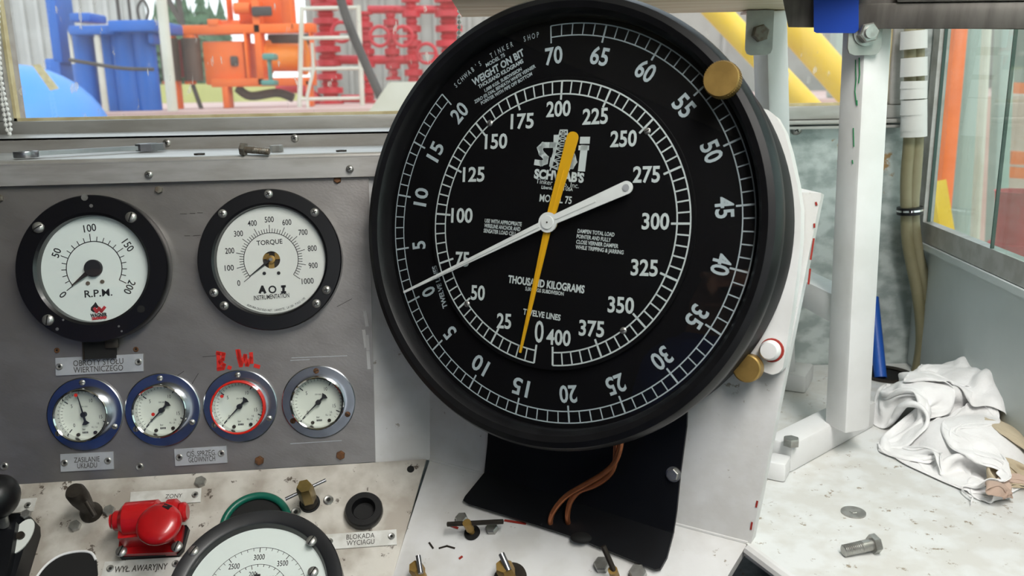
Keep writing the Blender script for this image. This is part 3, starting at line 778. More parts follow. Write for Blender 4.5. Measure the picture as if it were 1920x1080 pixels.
# ------------------------------------------------------------------ black bracket under the dial and copper lines
hb = .004
f_ = lambda x, y: B.p3(x, y, hb)
g_ = lambda x, y: S.p3(x, y, .005)
br = thing('gauge_bracket', 'bent black steel bracket plate holding the huge gauge above the white sill', 'bracket', Matrix.Translation(B.p3(1100, 850, hb)))
bI = br.matrix_world.inverted()
mb = MB(); mb.T = bI.copy()
k0, k1 = (908, 879), (1262, 1001)
kk0, kk1 = S.p3(908, 886, .0055), S.p3(1262, 1000, .0055)
mb.slab([f_(920, 700), f_(1290, 700), f_(1287, 800), f_(1275, 890), f_(1268, 960), kk1, kk0, f_(914, 830)], B.n, .003)
lipn = (S.n * .8 + B.n * .2).normalized()
mb.slab([kk0, kk1, g_(1250, 1045), g_(1238, 1066), g_(1228, 1068), g_(1085, 1010), g_(1000, 983), g_(878, 945), g_(868, 938), g_(872, 930)], lipn, .003)
mb.tube([kk0 - B.n * .0015, kk1 - B.n * .0015], .0016, 8)
mb.build('bracket_plate', M['blackmetal'], br)
f = B.at(1263, 889, hb); mb = MB(); mb.T = bI @ f.M; mb.cyl((0, 0, 0), (0, 0, .001), .0062, seg=24); mb.hexa((0, 0, .001), (0, 0, .0045), .0052, .3); mb.build('bolt', M['zinc'], br)
mb = MB(); mb.T = bI.copy(); mb.sphere(S.p3(1092, 1008, .004), .009, (1.1, .8, .4)); mb.build('rubber_plug', M['hole'], br)
def bp(x, y, h): return B.p3(x, y, h)
def copper(pts, lbl):
    c = [bp(*p) for p in pts]; mb = MB(); mb.tube(c, .00235, 12, smooth=8)
    tag(mb.build('copper_tube', M['copper']), lbl, 'tube', 'copper lines under the huge gauge')
copper([(1168, 800, .030), (1163, 840, .030), (1152, 868, .030), (1128, 890, .031), (1098, 908, .033), (1062, 930, .034), (1040, 955, .032), (1032, 975, .028), (1036, 990, .022), (1050, 992, .016), (1062, 985, .008)], 'copper line under the huge gauge that swings furthest out over the black lip')
copper([(1157, 800, .026), (1155, 845, .026), (1152, 872, .026), (1140, 893, .026), (1115, 910, .027), (1085, 922, .028), (1069, 942, .029), (1064, 965, .027), (1066, 982, .022), (1074, 990, .015), (1085, 993, .006)], 'copper line under the huge gauge with the straighter drop into the black lip')

# ------------------------------------------------------------------ round gauges on the steel panel
def rpm():
    f = P.at(171.6, 503.8, .016); s = P.scale(171, 503, .016)
    t = thing('speed_gauge', 'round gauge reading R.P.M. with a thick scuffed black rim', 'gauge', f.M)
    mb = MB(); Ro, Ri = 139 * s, 101 * s
    mb.lathe([(Ro * .985, -.0155), (Ro, -.013), (Ro, -.002), (Ro * .985, 0), (Ri * 1.05, .0), (Ri, -.002), (Ri * .985, -.010), (Ri, -.0155)], 96); rim_ = mb.build('rim', M['black'], t)
    mb = MB(); mb.lathe([(0, -.0125), (Ri, -.0125), (Ri, -.009), (0, -.009)], 72); d = mb.build('dial_face', M['face'], t)
    z = -.0088; F = Frame(f.M); c = F.px(176.6, 503, z); r = 51 * s
    mb = MB(); A0, A1 = radians(218), radians(-28); mb.arc(r - .0004, r + .0004, A0, A1, z, 90, c)
    for i in range(21): mb.tick(A0 + (A1 - A0) * i / 20, r, r * (1.29 if i % 5 == 0 else 1.18), .0007, z, c)
    mb.build('scale_marks', M['ink'], d, flat=True)
    mb = MB()
    for st_, (x, y), a in (('0', (398, 717), 218), ('50', (357, 452), 158), ('100', (568, 295), 97), ('150', (810, 405), 33), ('200', (820, 670), -27)):
        q = F.px(x / 3.374, 340 + y / 3.374, z); mb.text(st_, q, 13.6 * s, None, radians(a - 90), z, .012, .9)
    q = F.px(622 / 3.374, 340 + 707 / 3.374, z); mb.text('R.P.M.', q, 13 * s, 51 * s, radians(2), z, .015)
    mb.build('numeral_lettering', M['ink'], d, flat=True)
    mb = MB(); k = lambda x, y: F.px(x / 3.374, 340 + y / 3.374, z + .0001)
    mb.prism([k(*p) for p in ((605, 763), (618, 785), (636, 802), (612, 800), (598, 812), (606, 830), (590, 828), (574, 815), (576, 797), (592, 780))], z, z + .0002)
    gl('WAGNER', 570 / 3.374, 340 + 852 / 3.374, 678 / 3.374, 340 + 842 / 3.374, 6.5, h=z, bold=.06, fr=F) if False else None
    a, b = k(572, 850), k(678, 842); mb.text('WAGNER', (a + b) / 2, 6.4 * s, (b - a).length, atan2((b - a).y, (b - a).x), z + .0002, .05)
    mb.build('emblem', M['ink'], d)
    mb = MB(); mb.stroke([k(598, 805), (k(612, 825)), k(628, 803), k(642, 822), k(662, 797)], .0026, z + .0002, z + .0004)
    a, b = k(580, 870), k(676, 860); mb.text('2000', (a + b) / 2, 4.2 * s, (b - a).length, atan2((b - a).y, (b - a).x), z + .0003, .09); mb.build('emblem_accent', M['redlogo'], d)
    mb = MB(); mb.T = Matrix.Translation((c.x, c.y, 0)); mb.cyl((0, 0, z), (0, 0, z + .004), 16.3 * s, seg=40, bev=.0006)
    a = radians(218); dd = V((cos(a), sin(a))); n = V((-sin(a), cos(a)))
    mb.prism([dd * 10 * s + n * .0022, dd * 10 * s - n * .0022, dd * 51 * s - n * .0003, dd * 51 * s + n * .0003], z + .002, z + .003)
    mb.build('pointer', M['ink'], t)
    mb = MB()
    for x, y in ((557, 645), (648, 635)):
        q = F.px(x / 3.374, 340 + y / 3.374, z); mb.cyl((q.x, q.y, z), (q.x, q.y, z + .0006), .0018, seg=16)
    mb.build('dial_pin_dots', M['dirtbolt'], d)
    for x, y, a in ((830, 228, 1.2), (243, 293, .5), (305, 877, 1.4)):
        q = F.px(x / 3.374, 340 + y / 3.374); mb = MB(); screw(mb, (q.x, q.y, 0), .0050, 'slot', a); mb.build('screw', [M['zinc'], M['hole']], t)
    q = F.px(893 / 3.374, 340 + 808 / 3.374); mb = MB(); mb.cyl((q.x, q.y, 0), (q.x, q.y, .0004), .0034, seg=16); mb.build('screw_hole', M['hole'], t)
    mb = MB()
    for x, y, w in ((535, 102, .0030), (577, 155, .0016), (752, 917, .001), (770, 948, .0009), (400, 877, .0009), (362, 935, .0014)):
        q = F.px(x / 3.374, 340 + y / 3.374); mb.cyl((q.x, q.y, -.0008), (q.x, q.y, .0003), w, seg=10)
    mb.build('paint_speck', M['zinc'], rim_)
    mb = MB(); mb.lathe([(0, -.0040), (Ri * .995, -.0040), (Ri * .995, -.0030), (0, -.0030)], 64); mb.build('glass', M['gglass'], t)
rpm()
def torque():
    f = P.at(505.8, 486.8, .013); s = P.scale(505, 486, .013); F = Frame(f.M)
    k = lambda x, y, z=0: F.px(350 + x / 3.483, 330 + y / 3.483, z)
    t = thing('torque_gauge', 'round gauge reading TORQUE with a clean black rim of seven screws', 'gauge', f.M)
    mb = MB(); Ro, Ri = 133 * s, 101 * s
    mb.lathe([(Ro, -.0125), (Ro, -.0012), (Ro * .985, 0), (Ri * 1.06, 0), (Ri * 1.02, -.0015), (Ri, -.0080), (Ri, -.0125)], 96); mb.build('rim', M['black'], t)
    mb = MB(); mb.lathe([(16.4 * s, -.009), (Ri, -.009), (Ri, -.007), (16.4 * s, -.007), (16.4 * s, -.009)], 72); d = mb.build('dial_face', M['facec'], t)
    z = -.0068; c = k(551, 545, z); r = 50.5 * s
    mb = MB(); mb.T = Matrix.Translation((c.x, c.y, 0))
    mb.mi = 0; mb.cyl((0, 0, -.0095), (0, 0, -.0088), 17 * s, seg=30)
    mb.mi = 1; mb.lathe([(.0038, -.0085), (.0038, -.006), (.0018, -.0055), (0, -.0055)], 20); mb.box((-.005, .003, -.0082), (.006, .005, .001)); mb.box((.0055, .003, -.0082), (.0045, .006, .001)); mb.box((0, -.0055, -.0080), (.005, .006, .001))
    mb.mi = 2; mb.cyl((0, 0, -.0056), (0, 0, -.005), .0016, seg=14)
    mb.build('movement', [M['darkbolt'], M['brass'], M['zinc']], d)
    mb = MB(); A0, A1 = radians(218), radians(-36.5); mb.arc(r - .0003, r + .0003, A0, A1, z, 90, c)
    for i in range(51): mb.tick(A0 + (A1 - A0) * i / 50, r, r * (1.30 if i % 5 == 0 else 1.16), .00055, z, c)
    mb.build('scale_marks', M['ink'], d, flat=True)
    mb = MB()
    for n_, (x, y) in ((0, (340, 699)), (100, (278, 600)), (200, (281, 488)), (300, (338, 376)), (400, (428, 308)), (500, (539, 284)), (600, (654, 302)), (700, (760, 367)), (800, (820, 472)), (900, (826, 584)), (1000, (790, 686))):
        mb.text(str(n_), k(x, y, z), 10.4 * s, len(str(n_)) * 5.6 * s, radians(2), z, .01)
    mb.text('TORQUE', k(541, 432, z), 8.6 * s, 48 * s, radians(2.5), z, .012)
    mb.text('INSTRUMENTATION', k(554, 788, z), 8.4 * s, 66 * s, radians(2.5), z, .012)
    mb.arctext('ACADIANA OILFIELD-INST. LAFAYETTE, LA USA  P.N.D 1195', 335 / 3.483 * s, radians(241), radians(308), 4.0 * s, z, c, .75, .0, flip=True)
    w = .0022
    for pts in ([(478, 762), (494, 722), (512, 762)], [(484, 748), (506, 747)], [(622, 722), (642, 720)], [(632, 721), (633, 760)], [(622, 760), (644, 759)]):
        mb.stroke([k(x, y, z) for x, y in pts], w, z, z + .00005)
    q = k(560, 741, z); mb.arc(4.6 * s, 7.4 * s, 0, 2 * pi, z, 24, q)
    mb.build('numeral_lettering', M['ink'], d)
    mb = MB(); q = k(507, 636, z); mb.cyl((q.x, q.y, z), (q.x, q.y, z + .0003), .0016, seg=14); q = k(601, 634, z); mb.cyl((q.x, q.y, z), (q.x, q.y, z + .0003), .0016, seg=14); mb.build('dial_pin_dots', M['ink'], d)
    mb = MB(); a = k(412, 656, z); b = k(545, 548, z); dd = (a - b).normalized(); n = V((-dd.y, dd.x))
    mb.prism([a + n * .0002, a - n * .0002, b - n * .0011, b + n * .0011], z + .0012, z + .0018); mb.build('pointer', M['ink'], t)
    for x, y, kd in ((535, 118, 'cross'), (836, 237, 'cross'), (914, 744, 'cross'), (848, 833, 'cross'), (245, 847, 'cross'), (178, 762, 'cross'), (235, 246, 'cross')):
        q = k(x, y); mb = MB(); screw(mb, (q.x, q.y, 0), .0040 if kd else .003, kd, random.random()); mb.build('screw', [M['zinc'], M['hole']], t)
    mb = MB(); mb.lathe([(0, -.0034), (Ri * 1.0, -.0034), (Ri * 1.0, -.0024), (0, -.0024)], 64); mb.build('glass', M['gglass'], t)
torque()
def pressure(x, y, r_px, lbl, ptr, tilt, red=False, rusty=False, reddot=None):
    f = P.at(x, y, .0022); s = P.scale(x, y); F = Frame(f.M)
    t = thing('pressure_gauge', lbl, 'gauge', f.M, None)
    R_ = r_px * s; r = 50 * s; ri = 45 * s
    mb = MB(); mb.lathe([(R_, -.0022), (R_, -.0004), (R_ * .975, 0), (R_ * .95, 0), (r, 0), (r, -.0022)], 72); mb.build('flange', M['flange'], t, 8)
    mb = MB(); mb.lathe([(r, -.001), (r, .0085), (r * .985, .0102), (r * .955, .0106), (ri * 1.01, .0098), (ri, .0085), (ri, -.003)], 72); bz = mb.build('bezel_ring', M['chrome'], t)
    mb = MB(); mb.lathe([(0, -.0025), (ri, -.0025), (ri, 0), (0, 0)], 48); d = mb.build('dial_face', M['faceg'], t)
    z = .0002; a0 = radians(228 + tilt); ps = radians(-270 / 16)
    mb = MB()
    for i in range(0, 33):
        a = a0 + ps * i / 2
        mb.tick(a, ri * (.80 if i % 10 == 0 else .88), ri * .97, .0009 if i % 10 == 0 else .00035, z)
    for st_, i, rr, cp in (('0', 0.2, .62, 6.5), ('5', 5, .62, 6.5), ('10', 9.8, .62, 6.5), ('15', 14.3, .66, 6.5), ('16', 15.8, .66, 4.2)):
        a = a0 + ps * i; mb.text(st_, (rr * ri * cos(a), rr * ri * sin(a)), cp * s, None, radians(2), z, .0, .8)
    mb.text('bar', (-.001, -ri * .62), 4 * s, None, 0, z, .0, .8); mb.text('DIN 16063', (0, ri * .32), 2.6 * s, 12 * s, 0, z, .0); mb.text('KL 1,6', (ri * .38, -ri * .55), 3.4 * s, 10 * s, 0, z, .0)
    for k in range(4): mb.tick(radians(-90), ri * .72 + 0, ri * .80, .0009, z, ((k - 1.5) * .0013, 0))
    mb.build('scale_marks', M['ink'], d, flat=True)
    mb = MB()
    for a in (-108, -62): mb.cyl((ri * .88 * cos(radians(a)), ri * .88 * sin(radians(a)), z), (ri * .88 * cos(radians(a)), ri * .88 * sin(radians(a)), z + .0012), .0016, seg=14)
    mb.build('dial_screws', M['darkbolt'], d)
    a = radians(ptr); dd = V((cos(a), sin(a))); n = V((-sin(a), cos(a)))
    mb = MB(); h = .003
    mb.prism([dd * ri * .9 + n * .00012, dd * ri * .9 - n * .00012, -n * .0007, n * .0007], h, h + .0006)
    mb.prism([n * .0009, -n * .0009, -dd * ri * .26 - n * .0009, -dd * ri * .40 - n * .0034, -dd * ri * .44, -dd * ri * .40 + n * .0034, -dd * ri * .26 + n * .0009], h, h + .0006)
    mb.cyl((0, 0, z), (0, 0, h + .0012), ri * .105, seg=24); mb.build('pointer', M['ink'], t)
    mb = MB(); mb.lathe([(0, .0068), (ri * 1.005, .0068), (ri * 1.005, .0076), (0, .0076)], 48); mb.build('glass', M['gglass'], t)
    for i, a in enumerate((90, 212, 332)):
        a = radians(a + 2); q = (R_ * .86 * cos(a), R_ * .86 * sin(a), 0); mb = MB(); screw(mb, q, .0026, 'slot', i * 1.1 + .4); mb.build('screw', [M['rust'] if rusty else M['zinc'], M['hole']], t)
    if reddot:
        q = F.px(*reddot, .0078); mb = MB(); mb.cyl((q.x, q.y, .0076), (q.x, q.y, .0079), .0016, seg=12); mb.build('red_paint_dot', M['redpaint'], t)
    if red:
        mb = MB(); mb.lathe([(r * 1.008, .006), (r * 1.005, .0092), (r * .985, .0108), (r * .955, .0112), (ri * 1.02, .0106)], 72)
        o_ = mb.build('red_paint_ring', M['redring'], bz); 
def redring():
    m = mat('worn_red_paint_ring', '#cc2418', 0.35); N = m.node_tree.nodes; L = m.node_tree.links; b = N['Principled BSDF']
    tc = N.new('ShaderNodeTexCoord'); t = N.new('ShaderNodeTexNoise'); t.inputs['Scale'].default_value = 90; t.inputs['Detail'].default_value = 3
    L.new(tc.outputs['Object'], t.inputs[0]); r = N.new('ShaderNodeValToRGB'); r.color_ramp.elements[0].position = .38; r.color_ramp.elements[1].position = .42
    r.color_ramp.elements[0].color = (0, 0, 0, 1); r.color_ramp.elements[1].color = (1, 1, 1, 1)
    L.new(t.outputs[0], r.inputs[0]); L.new(r.outputs[0], b.inputs['Alpha']); return m
M['redring'] = redring()
pressure(158.8, 776.6, 69, 'small gauge with its needle standing nearly upright above the ZASILANIE plate', 104, 1, reddot=(142, 741))
pressure(304.5, 768.5, 69, 'small plain gauge between the red painted gauge and the one with upright needle', 225, -2, reddot=(287, 777))
pressure(450.2, 761.5, 68, 'small gauge whose ring is daubed with red paint', 225, -2, red=True, reddot=(416, 743))
pressure(597.4, 753.8, 68, 'small gauge with dull flange and rusty screws nearest the huge gauge', 223, -3, rusty=True)

# neck under the speed gauge
f = P.at(190, 648); s = P.scale(190, 648)
mb = MB(); mb.T = Matrix.Identity(4); mb.box((0, 0, .003), (56 * s, 48 * s, .006)); t = mb.build('gauge_neck', M['hole'], None); t.matrix_world = f.M
mb = MB(); mb.box((.012, .004, .0072), (24 * s, 26 * s, .003), bev=.0008); mb.box((-.0132, 0, .0065), (.0012, 48 * s, .002)); mb.build('clip', M['darkbolt'], t)
tag(t, 'dark bracket neck below the R.P.M. gauge', 'bracket')

# ------------------------------------------------------------------ engraved name plates
def plate(fr, corners, lines, lbl, m='plate', bold=.004, rivets=((.07, .5), (.93, .5)), h=.0014, holes=False):
    c = [fr.px(x, y, h) for x, y in corners]
    o_ = sum(c, V((0, 0))) / 4; d = ((c[1] - c[0]) + (c[2] - c[3])).normalized(); a = atan2(d.y, d.x)
    f = Frame(fr.M @ Matrix.Translation((o_.x, o_.y, h)) @ Matrix.Rotation(a, 4, 'Z'))
    q = [f.px(x, y) for x, y in corners]
    mb = MB(); mb.prism([(p.x, p.y) for p in q], -.0012, 0); t = mb.build('name_plate', M[m]); t.matrix_world = f.M
    tag(t, lbl, 'sign')
    mb = MB()
    for st_, x, y, w, cp in lines:
        k = f.scale(x, y); p = f.px(x, y); wl = (f.px(x + w / 2, y) - f.px(x - w / 2, y)).length
        mb.text(st_, p, cp * k, wl, 0, .0002, bold)
    if lines: mb.build('lettering', M['engrave'], t, flat=True)
    else: mb.bm.free()
    for u_, v_ in rivets:
        p = q[0].lerp(q[1], u_).lerp(q[3].lerp(q[2], u_), v_); mb = MB(); screw(mb, (p.x, p.y, 0), .0030, 'ring'); mb.build('rivet', [M['zinc'], M['hole']], t)
    return t
plate(P, [(103.5, 671.3), (267.7, 663.4), (268.4, 695.9), (104.7, 704.5)], [('OBROTY STOŁU', 184.5, 679, 94, 10.5), ('WIERTNICZEGO', 184.5, 691.5, 93, 10.5)], 'engraved plate reading OBROTY STOŁU WIERTNICZEGO', rivets=((.045, .5), (.95, .45)))
plate(P, [(112.7, 851.8), (211.8, 847), (213, 879.5), (113.9, 884.8)], [('ZASILANIE', 163, 861.5, 48, 9.5), ('UKŁADU', 163.5, 872.5, 37, 9.5)], 'engraved plate reading ZASILANIE UKŁADU', rivets=((.08, .5), (.9, .5)))
plate(P, [(326.4, 842.2), (424.3, 836.1), (426, 867.4), (328.8, 873.9)], [('CIŚ. SPRZĘG.', 377.5, 850, 55, 9.5), ('GŁÓWNYCH', 378.5, 860.7, 50, 9.5)], 'engraved plate reading CIŚ. SPRZĘG. GŁÓWNYCH', rivets=((.09, .5), (.9, .42)))
plate(Q, [(607, 1002.2), (743.1, 992.4), (743.8, 1021), (610, 1030.5)], [('BLOKADA', 676, 1005.5, 52.5, 9.5), ('WYCIĄGU', 676, 1017, 52, 9.5)], 'white plate reading BLOKADA WYCIĄGU below the black grommet', 'platew', rivets=((.07, .5), (.93, .45)))
plate(Q, [(196.9, 1053.3), (345, 1044), (342, 1085), (186, 1095)], [('WYŁ. AWARYJNY', 264.5, 1065, 98, 11.5)], 'white plate reading WYŁ. AWARYJNY below the red valve', 'platew', .02, rivets=((.09, .33), (.9, .3)))
plate(Q, [(244.8, 922.5), (377.5, 915), (375.5, 941), (243, 951)], [('ZONY', 326, 930, 31, 8)], 'white plate reading ZONY half hidden behind the red valve', 'platew', rivets=((.92, .47),))
plate(Q, [(-30, 941), (69, 933), (62, 958), (-36, 967)], [], 'blank white plate behind the black ball handle', 'platew', rivets=((.87, .55),))

# ------------------------------------------------------------------ valves and fittings on the sloping panel
def qs(x, y): return Q.scale(x, y)
# black T handle
f = Q.at(172, 962); s = qs(172, 962)
t = thing('tee_valve', 'black handle with a cross pin beside the red valve', 'valve', f.M)
mb = MB(); mb.lathe([(0, 0), (20 * s, 0), (19 * s, .004), (13 * s, .008), (12 * s, .012), (15 * s, .020), (17.5 * s, .030), (17.5 * s, .040), (14 * s, .0435), (0, .0435)], 20); mb.build('knob', M['darkbolt'], t)
mb = MB(); a, b = V(Q.loc(146, 913, .033)), V(Q.loc(178, 968, .026)); A_ = f.I @ Q.M @ a; B_ = f.I @ Q.M @ b; mb.tube([A_, B_], .0021, 12); mb.build('cross_pin', M['darkbolt'], t)
# brass T handle
f = Q.at(581, 944); s = qs(581, 944)
t = thing('tee_valve', 'brass T handle with a thin steel bar beside the black grommet', 'valve', f.M)
mb = MB(); mb.lathe([(0, .0004), (19 * s, .0004), (19 * s, .0015), (0, .0015)], 28); mb.build('packing_nut', M['hole'], t)
mb = MB(); mb.lathe([(0, .001), (16 * s, .001), (15 * s, .006), (11 * s, .009), (11 * s, .012)], 24); mb.build('stem', M['darkbolt'], t)
mb = MB(); mb.hexa((0, 0, .010), (0, 0, .034), 15.5 * s, .2); mb.build('knob', M['brassd'], t)
mb = MB(); A_ = f.I @ Q.p3(535, 936, .022); B_ = f.I @ Q.p3(611, 900, .022); mb.tube([A_, B_], .0015, 12); mb.build('cross_pin', M['tool'], t)
# black rubber grommet
f = Q.at(683.5, 962); s = qs(683, 962)
mb = MB(); mb.lathe([(18 * s, .0002), (33.5 * s, .0002), (35 * s, .002), (35 * s, .0075), (33 * s, .0095), (22 * s, .0095), (20.5 * s, .0085), (20 * s, .0008)], 48); mb.mi = 1; mb.cyl((0, 0, .0002), (0, 0, .0009), 21 * s, seg=32)
t = mb.build('rubber_grommet', [M['rubber'], M['hole']]); t.matrix_world = f.M; tag(t, 'black rubber grommet ring above the BLOKADA plate', 'grommet')
# green ring in an opening
f = Q.at(480, 987); s = qs(480, 990)
t = thing('green_ring', 'dark green ring round an opening behind the large black rimmed gauge', 'ring', f.M)
mb = MB(); mb.lathe([((60 + 7 * cos(2 * pi * k / 12)) * s, (5 + 7 * sin(2 * pi * k / 12)) * s) for k in range(13)], 56); mb.build('ring_rim', M['green'], t)
mb = MB(); mb.cyl((0, 0, .0002), (0, 0, .0008), 58 * s, seg=40); mb.build('opening', M['hole'], t)
# open black pipe end
f = Q.at(128, 1075); s = qs(128, 1075)
t = thing('exhaust_pipe_end', 'cut open pipe end with pale edge below the black cross pin handle', 'pipe', f.M)
pp = [(62, 1092), (84, 1062), (112, 1042), (145, 1034), (170, 1036), (180, 1050), (182, 1075), (175, 1100), (140, 1125), (90, 1125)]
ql = [f.px(x, y, .003) for x, y in pp]
mb = MB(); mb.prism([(p.x, p.y) for p in ql], .0004, .003); mb.build('opening', M['hole'], t)
mb = MB(); mb.tube([(p.x, p.y, .003) for p in ql[:6]], .0011, 8, smooth=4); mb.build('pipe_edge', M['white_b'], t)

# red emergency valve
f = Q.at(283, 1005); s = qs(283, 1005)
t = thing('emergency_valve', 'red cast valve with a round red push knob', 'valve', f.M)
L = lambda x, y, h: V(f.px(x, y, h)).to_3d() + V((0, 0, h))
base = [f.px(x, y, .005) for x, y in ((228, 1008), (232, 1000), (350, 985), (354, 990), (343, 1030), (334, 1040), (226, 1046), (220, 1040))]
mb = MB(); mb.prism([(p.x, p.y) for p in base], .0004, .006); mb.build('base_gasket', M['blackmetal'], t)
mb = MB()
b2 = [f.px(x, y, .010) for x, y in ((226, 1000), (345, 985), (338, 1026), (328, 1036), (230, 1040), (222, 1034))]
mb.prism([(p.x, p.y) for p in b2], .004, .011)
# upright body
for (x0, x1, h0, h1, yy) in ((236, 338, .008, .030, 1020), ):
    q = [f.px(x, y, h0) for x, y in ((236, 1030), (332, 1022), (336, 975), (240, 985))]
    mb.prism([(p.x, p.y) for p in q], h0, h1)
mb.cyl(L(228, 975, .030), L(305, 968, .030), 31 * s, seg=36, bev=.004)
mb.cyl(L(309, 964, .030), L(338, 961, .030), 26 * s, seg=32, bev=.003)
mb.cyl(L(212, 977, .030), L(232, 975, .030), 18 * s, seg=24, bev=.002)
mb.cyl(L(208, 978, .030), L(214, 977, .030), 13 * s, seg=20)
mb.cyl(L(336, 961, .030), L(352, 959, .030), 18 * s, seg=24, bev=.002)
mb.cyl(L(300, 966, .030), L(314, 964, .030), 23 * s, seg=28)
mb.build('valve_body', M['red'], t)
kb = L(303, 990, .056); kc = L(303, 990, .044)
mb = MB(); mb.lathe([(14 * s, -.022), (14 * s, -.004), (34 * s, -.0035), (37.5 * s, -.001), (38.5 * s, .0015), (37 * s, .0040), (31 * s, .0066), (20 * s, .0082), (9 * s, .0088), (0, .0089)], 48, Matrix.Translation(kc + V((0, 0, .006)))); kn = mb.build('push_knob', M['red'], t)
mb = MB(); a = V((kc.x + 12 * s, kc.y + 27 * s, 0)); zt = kc.z + .006
mb.slab([kc + V((6 * s, 35 * s, .0112)), kc + V((20 * s, 29 * s, .0118)), kc + V((16 * s, 20 * s, .0142)), kc + V((4 * s, 27 * s, .0136))], V((0, .3, 1)), .003); mb.build('paint_chip', M['hole'], kn)
for x, y in ((228, 1034), (332, 1025)):
    p = f.px(x, y, .011); mb = MB(); screw(mb, (p.x, p.y, .011), .0048, 'slot', 1.3); mb.build('bolt', [M['zinc'], M['hole']], t)

# lever valve with black ball at the left edge
f = Q.at(25, 1030); L = lambda x, y, h: V(f.px(x, y, h)).to_3d() + V((0, 0, h))
t = thing('lever_valve', 'black valve block with a black ball lever and a round tag', 'valve', f.M)
q = [f.px(x, y, .022) for x, y in ((-70, 968), (35, 962), (57, 968), (58, 985), (38, 1050), (22, 1100), (-70, 1105))]
mb = MB(); mb.prism([(p.x, p.y) for p in q], .0004, .022)
q = [f.px(x, y, .030) for x, y in ((-70, 985), (30, 978), (20, 1040), (5, 1100), (-70, 1105))]
mb.prism([(p.x, p.y) for p in q], .0004, .030); mb.build('valve_block', M['blackmetal'], t)
mb = MB(); mb.tube([L(8, 985, .030), L(2, 955, .046)], .0042, 14); mb.build('lever', M['zinc'], t)
c = L(-4, 932, .056); mb = MB(); mb.sphere(c, .0165, (1, 1.15, 1)); mb.build('ball_handle', M['rubber'], t)
p = f.px(40, 1006, .0225); mb = MB(); mb.lathe([(0, 0), (.0115, 0), (.0115, .0012), (0, .0012)], 28, Matrix.Translation((p.x, p.y, .0222)) @ Matrix.Rotation(radians(-14), 4, 'Z') @ Matrix.Diagonal((.72, 1.35, 1, 1))); tg = mb.build('round_tag', M['facec'], t)
mb = MB(); mb.cyl((p.x, p.y, .0234), (p.x, p.y, .0255), .0034, seg=16); mb.build('centre_bolt', M['darkbolt'], tg)
mb = MB(); p = f.px(50, 966, .022); screw(mb, (p.x, p.y, .022), .0042, 'hex', .5); mb.build('bolt', [M['zinc'], M['hole']], t)

# large gauge cut off at the bottom edge
hq = .022
cx, cy = 476, 1108
f = Q.at(cx, cy, hq); s = Q.scale(cx, cy, hq)
t = thing('pressure_gauge', 'large gauge with chipped black rim numbered 2500, 3000 and 3500', 'gauge', f.M)
R_ = 164 * s; Ri = 136 * s
mb = MB(); mb.lathe([(R_ * .985, -.0215), (R_, -.020), (R_, -.0015), (R_ * .985, 0), (Ri * 1.03, 0), (Ri, -.0012), (Ri * .97, -.0075)], 96); mb.build('rim', M['rimchip'] if 'rimchip' in M else M['blackmetal'], t)
mb = MB(); mb.lathe([(0, -.010), (Ri, -.010), (Ri, -.0075), (0, -.0075)], 64); d = mb.build('dial_face', M['face'], t)
z = -.0073; F = Frame(f.M); cc = F.px(478, 1118, z)
p30 = F.px(478, 1028, z); r = (p30 - cc).length; ri_ = (F.px(478, 1059, z) - cc).length
mb = MB(); mb.arc(r - .0002, r + .0002, radians(200), radians(-20), z, 90, cc); mb.arc(ri_ - .0002, ri_ + .0002, radians(200), radians(-20), z, 90, cc)
st5 = radians(37)
for i in range(-15, 16):
    a = radians(90) - st5 * i / 5; mb.tick(a, r * (.90 if i % 5 == 0 else .94), r, .0006 if i % 5 == 0 else .0004, z, cc)
    a2 = radians(102) - radians(11) * i; mb.tick(a2, ri_ * (.86 if i % 5 == 0 else .92), ri_, .0005, z, cc)
mb.build('scale_marks', M['ink'], d, flat=True)
mb = MB()
for st_, i in (('2000', -2), ('2500', -1), ('3000', 0), ('3500', 1), ('4000', 2)):
    a = radians(90) - st5 * i; rr = r * .80; mb.text(st_, (cc.x + rr * cos(a), cc.y + rr * sin(a)), 10.5 * s, 21 * s, radians(1), z, .01)
for st_, a in (('100', 157), ('200', 102), ('300', 47)):
    rr = ri_ * .72; mb.text(st_, (cc.x + rr * cos(radians(a)), cc.y + rr * sin(radians(a))), 9 * s, 14 * s, radians(1), z, .01)
mb.build('numeral_lettering', M['ink'], d, flat=True)
mb = MB(); mb.T = Matrix.Translation((cc.x, cc.y, 0)); mb.cyl((0, 0, z), (0, 0, z + .003), .006, seg=24); mb.prism([(-.001, 0), (.001, 0), (.0003, r * .45), (-.0003, r * .45)], z + .002, z + .0026); mb.prism([(-.002, r * .33), (.003, r * .33), (.003, r * .42), (-.002, r * .42)], z + .002, z + .0027); mb.build('pointer', M['ink'], t)
for x, y in ((363, 1033), (584, 1014), (587, 1072)):
    p = F.px(x, y); mb = MB(); screw(mb, (p.x, p.y, -.0005), .0045, 'slot', 1.0); mb.build('screw', [M['zinc'], M['hole']], t)
mb = MB(); mb.lathe([(0, -.0030), (Ri * .99, -.0030), (Ri * .99, -.0020), (0, -.0020)], 64); mb.build('glass', M['gglass'], t)

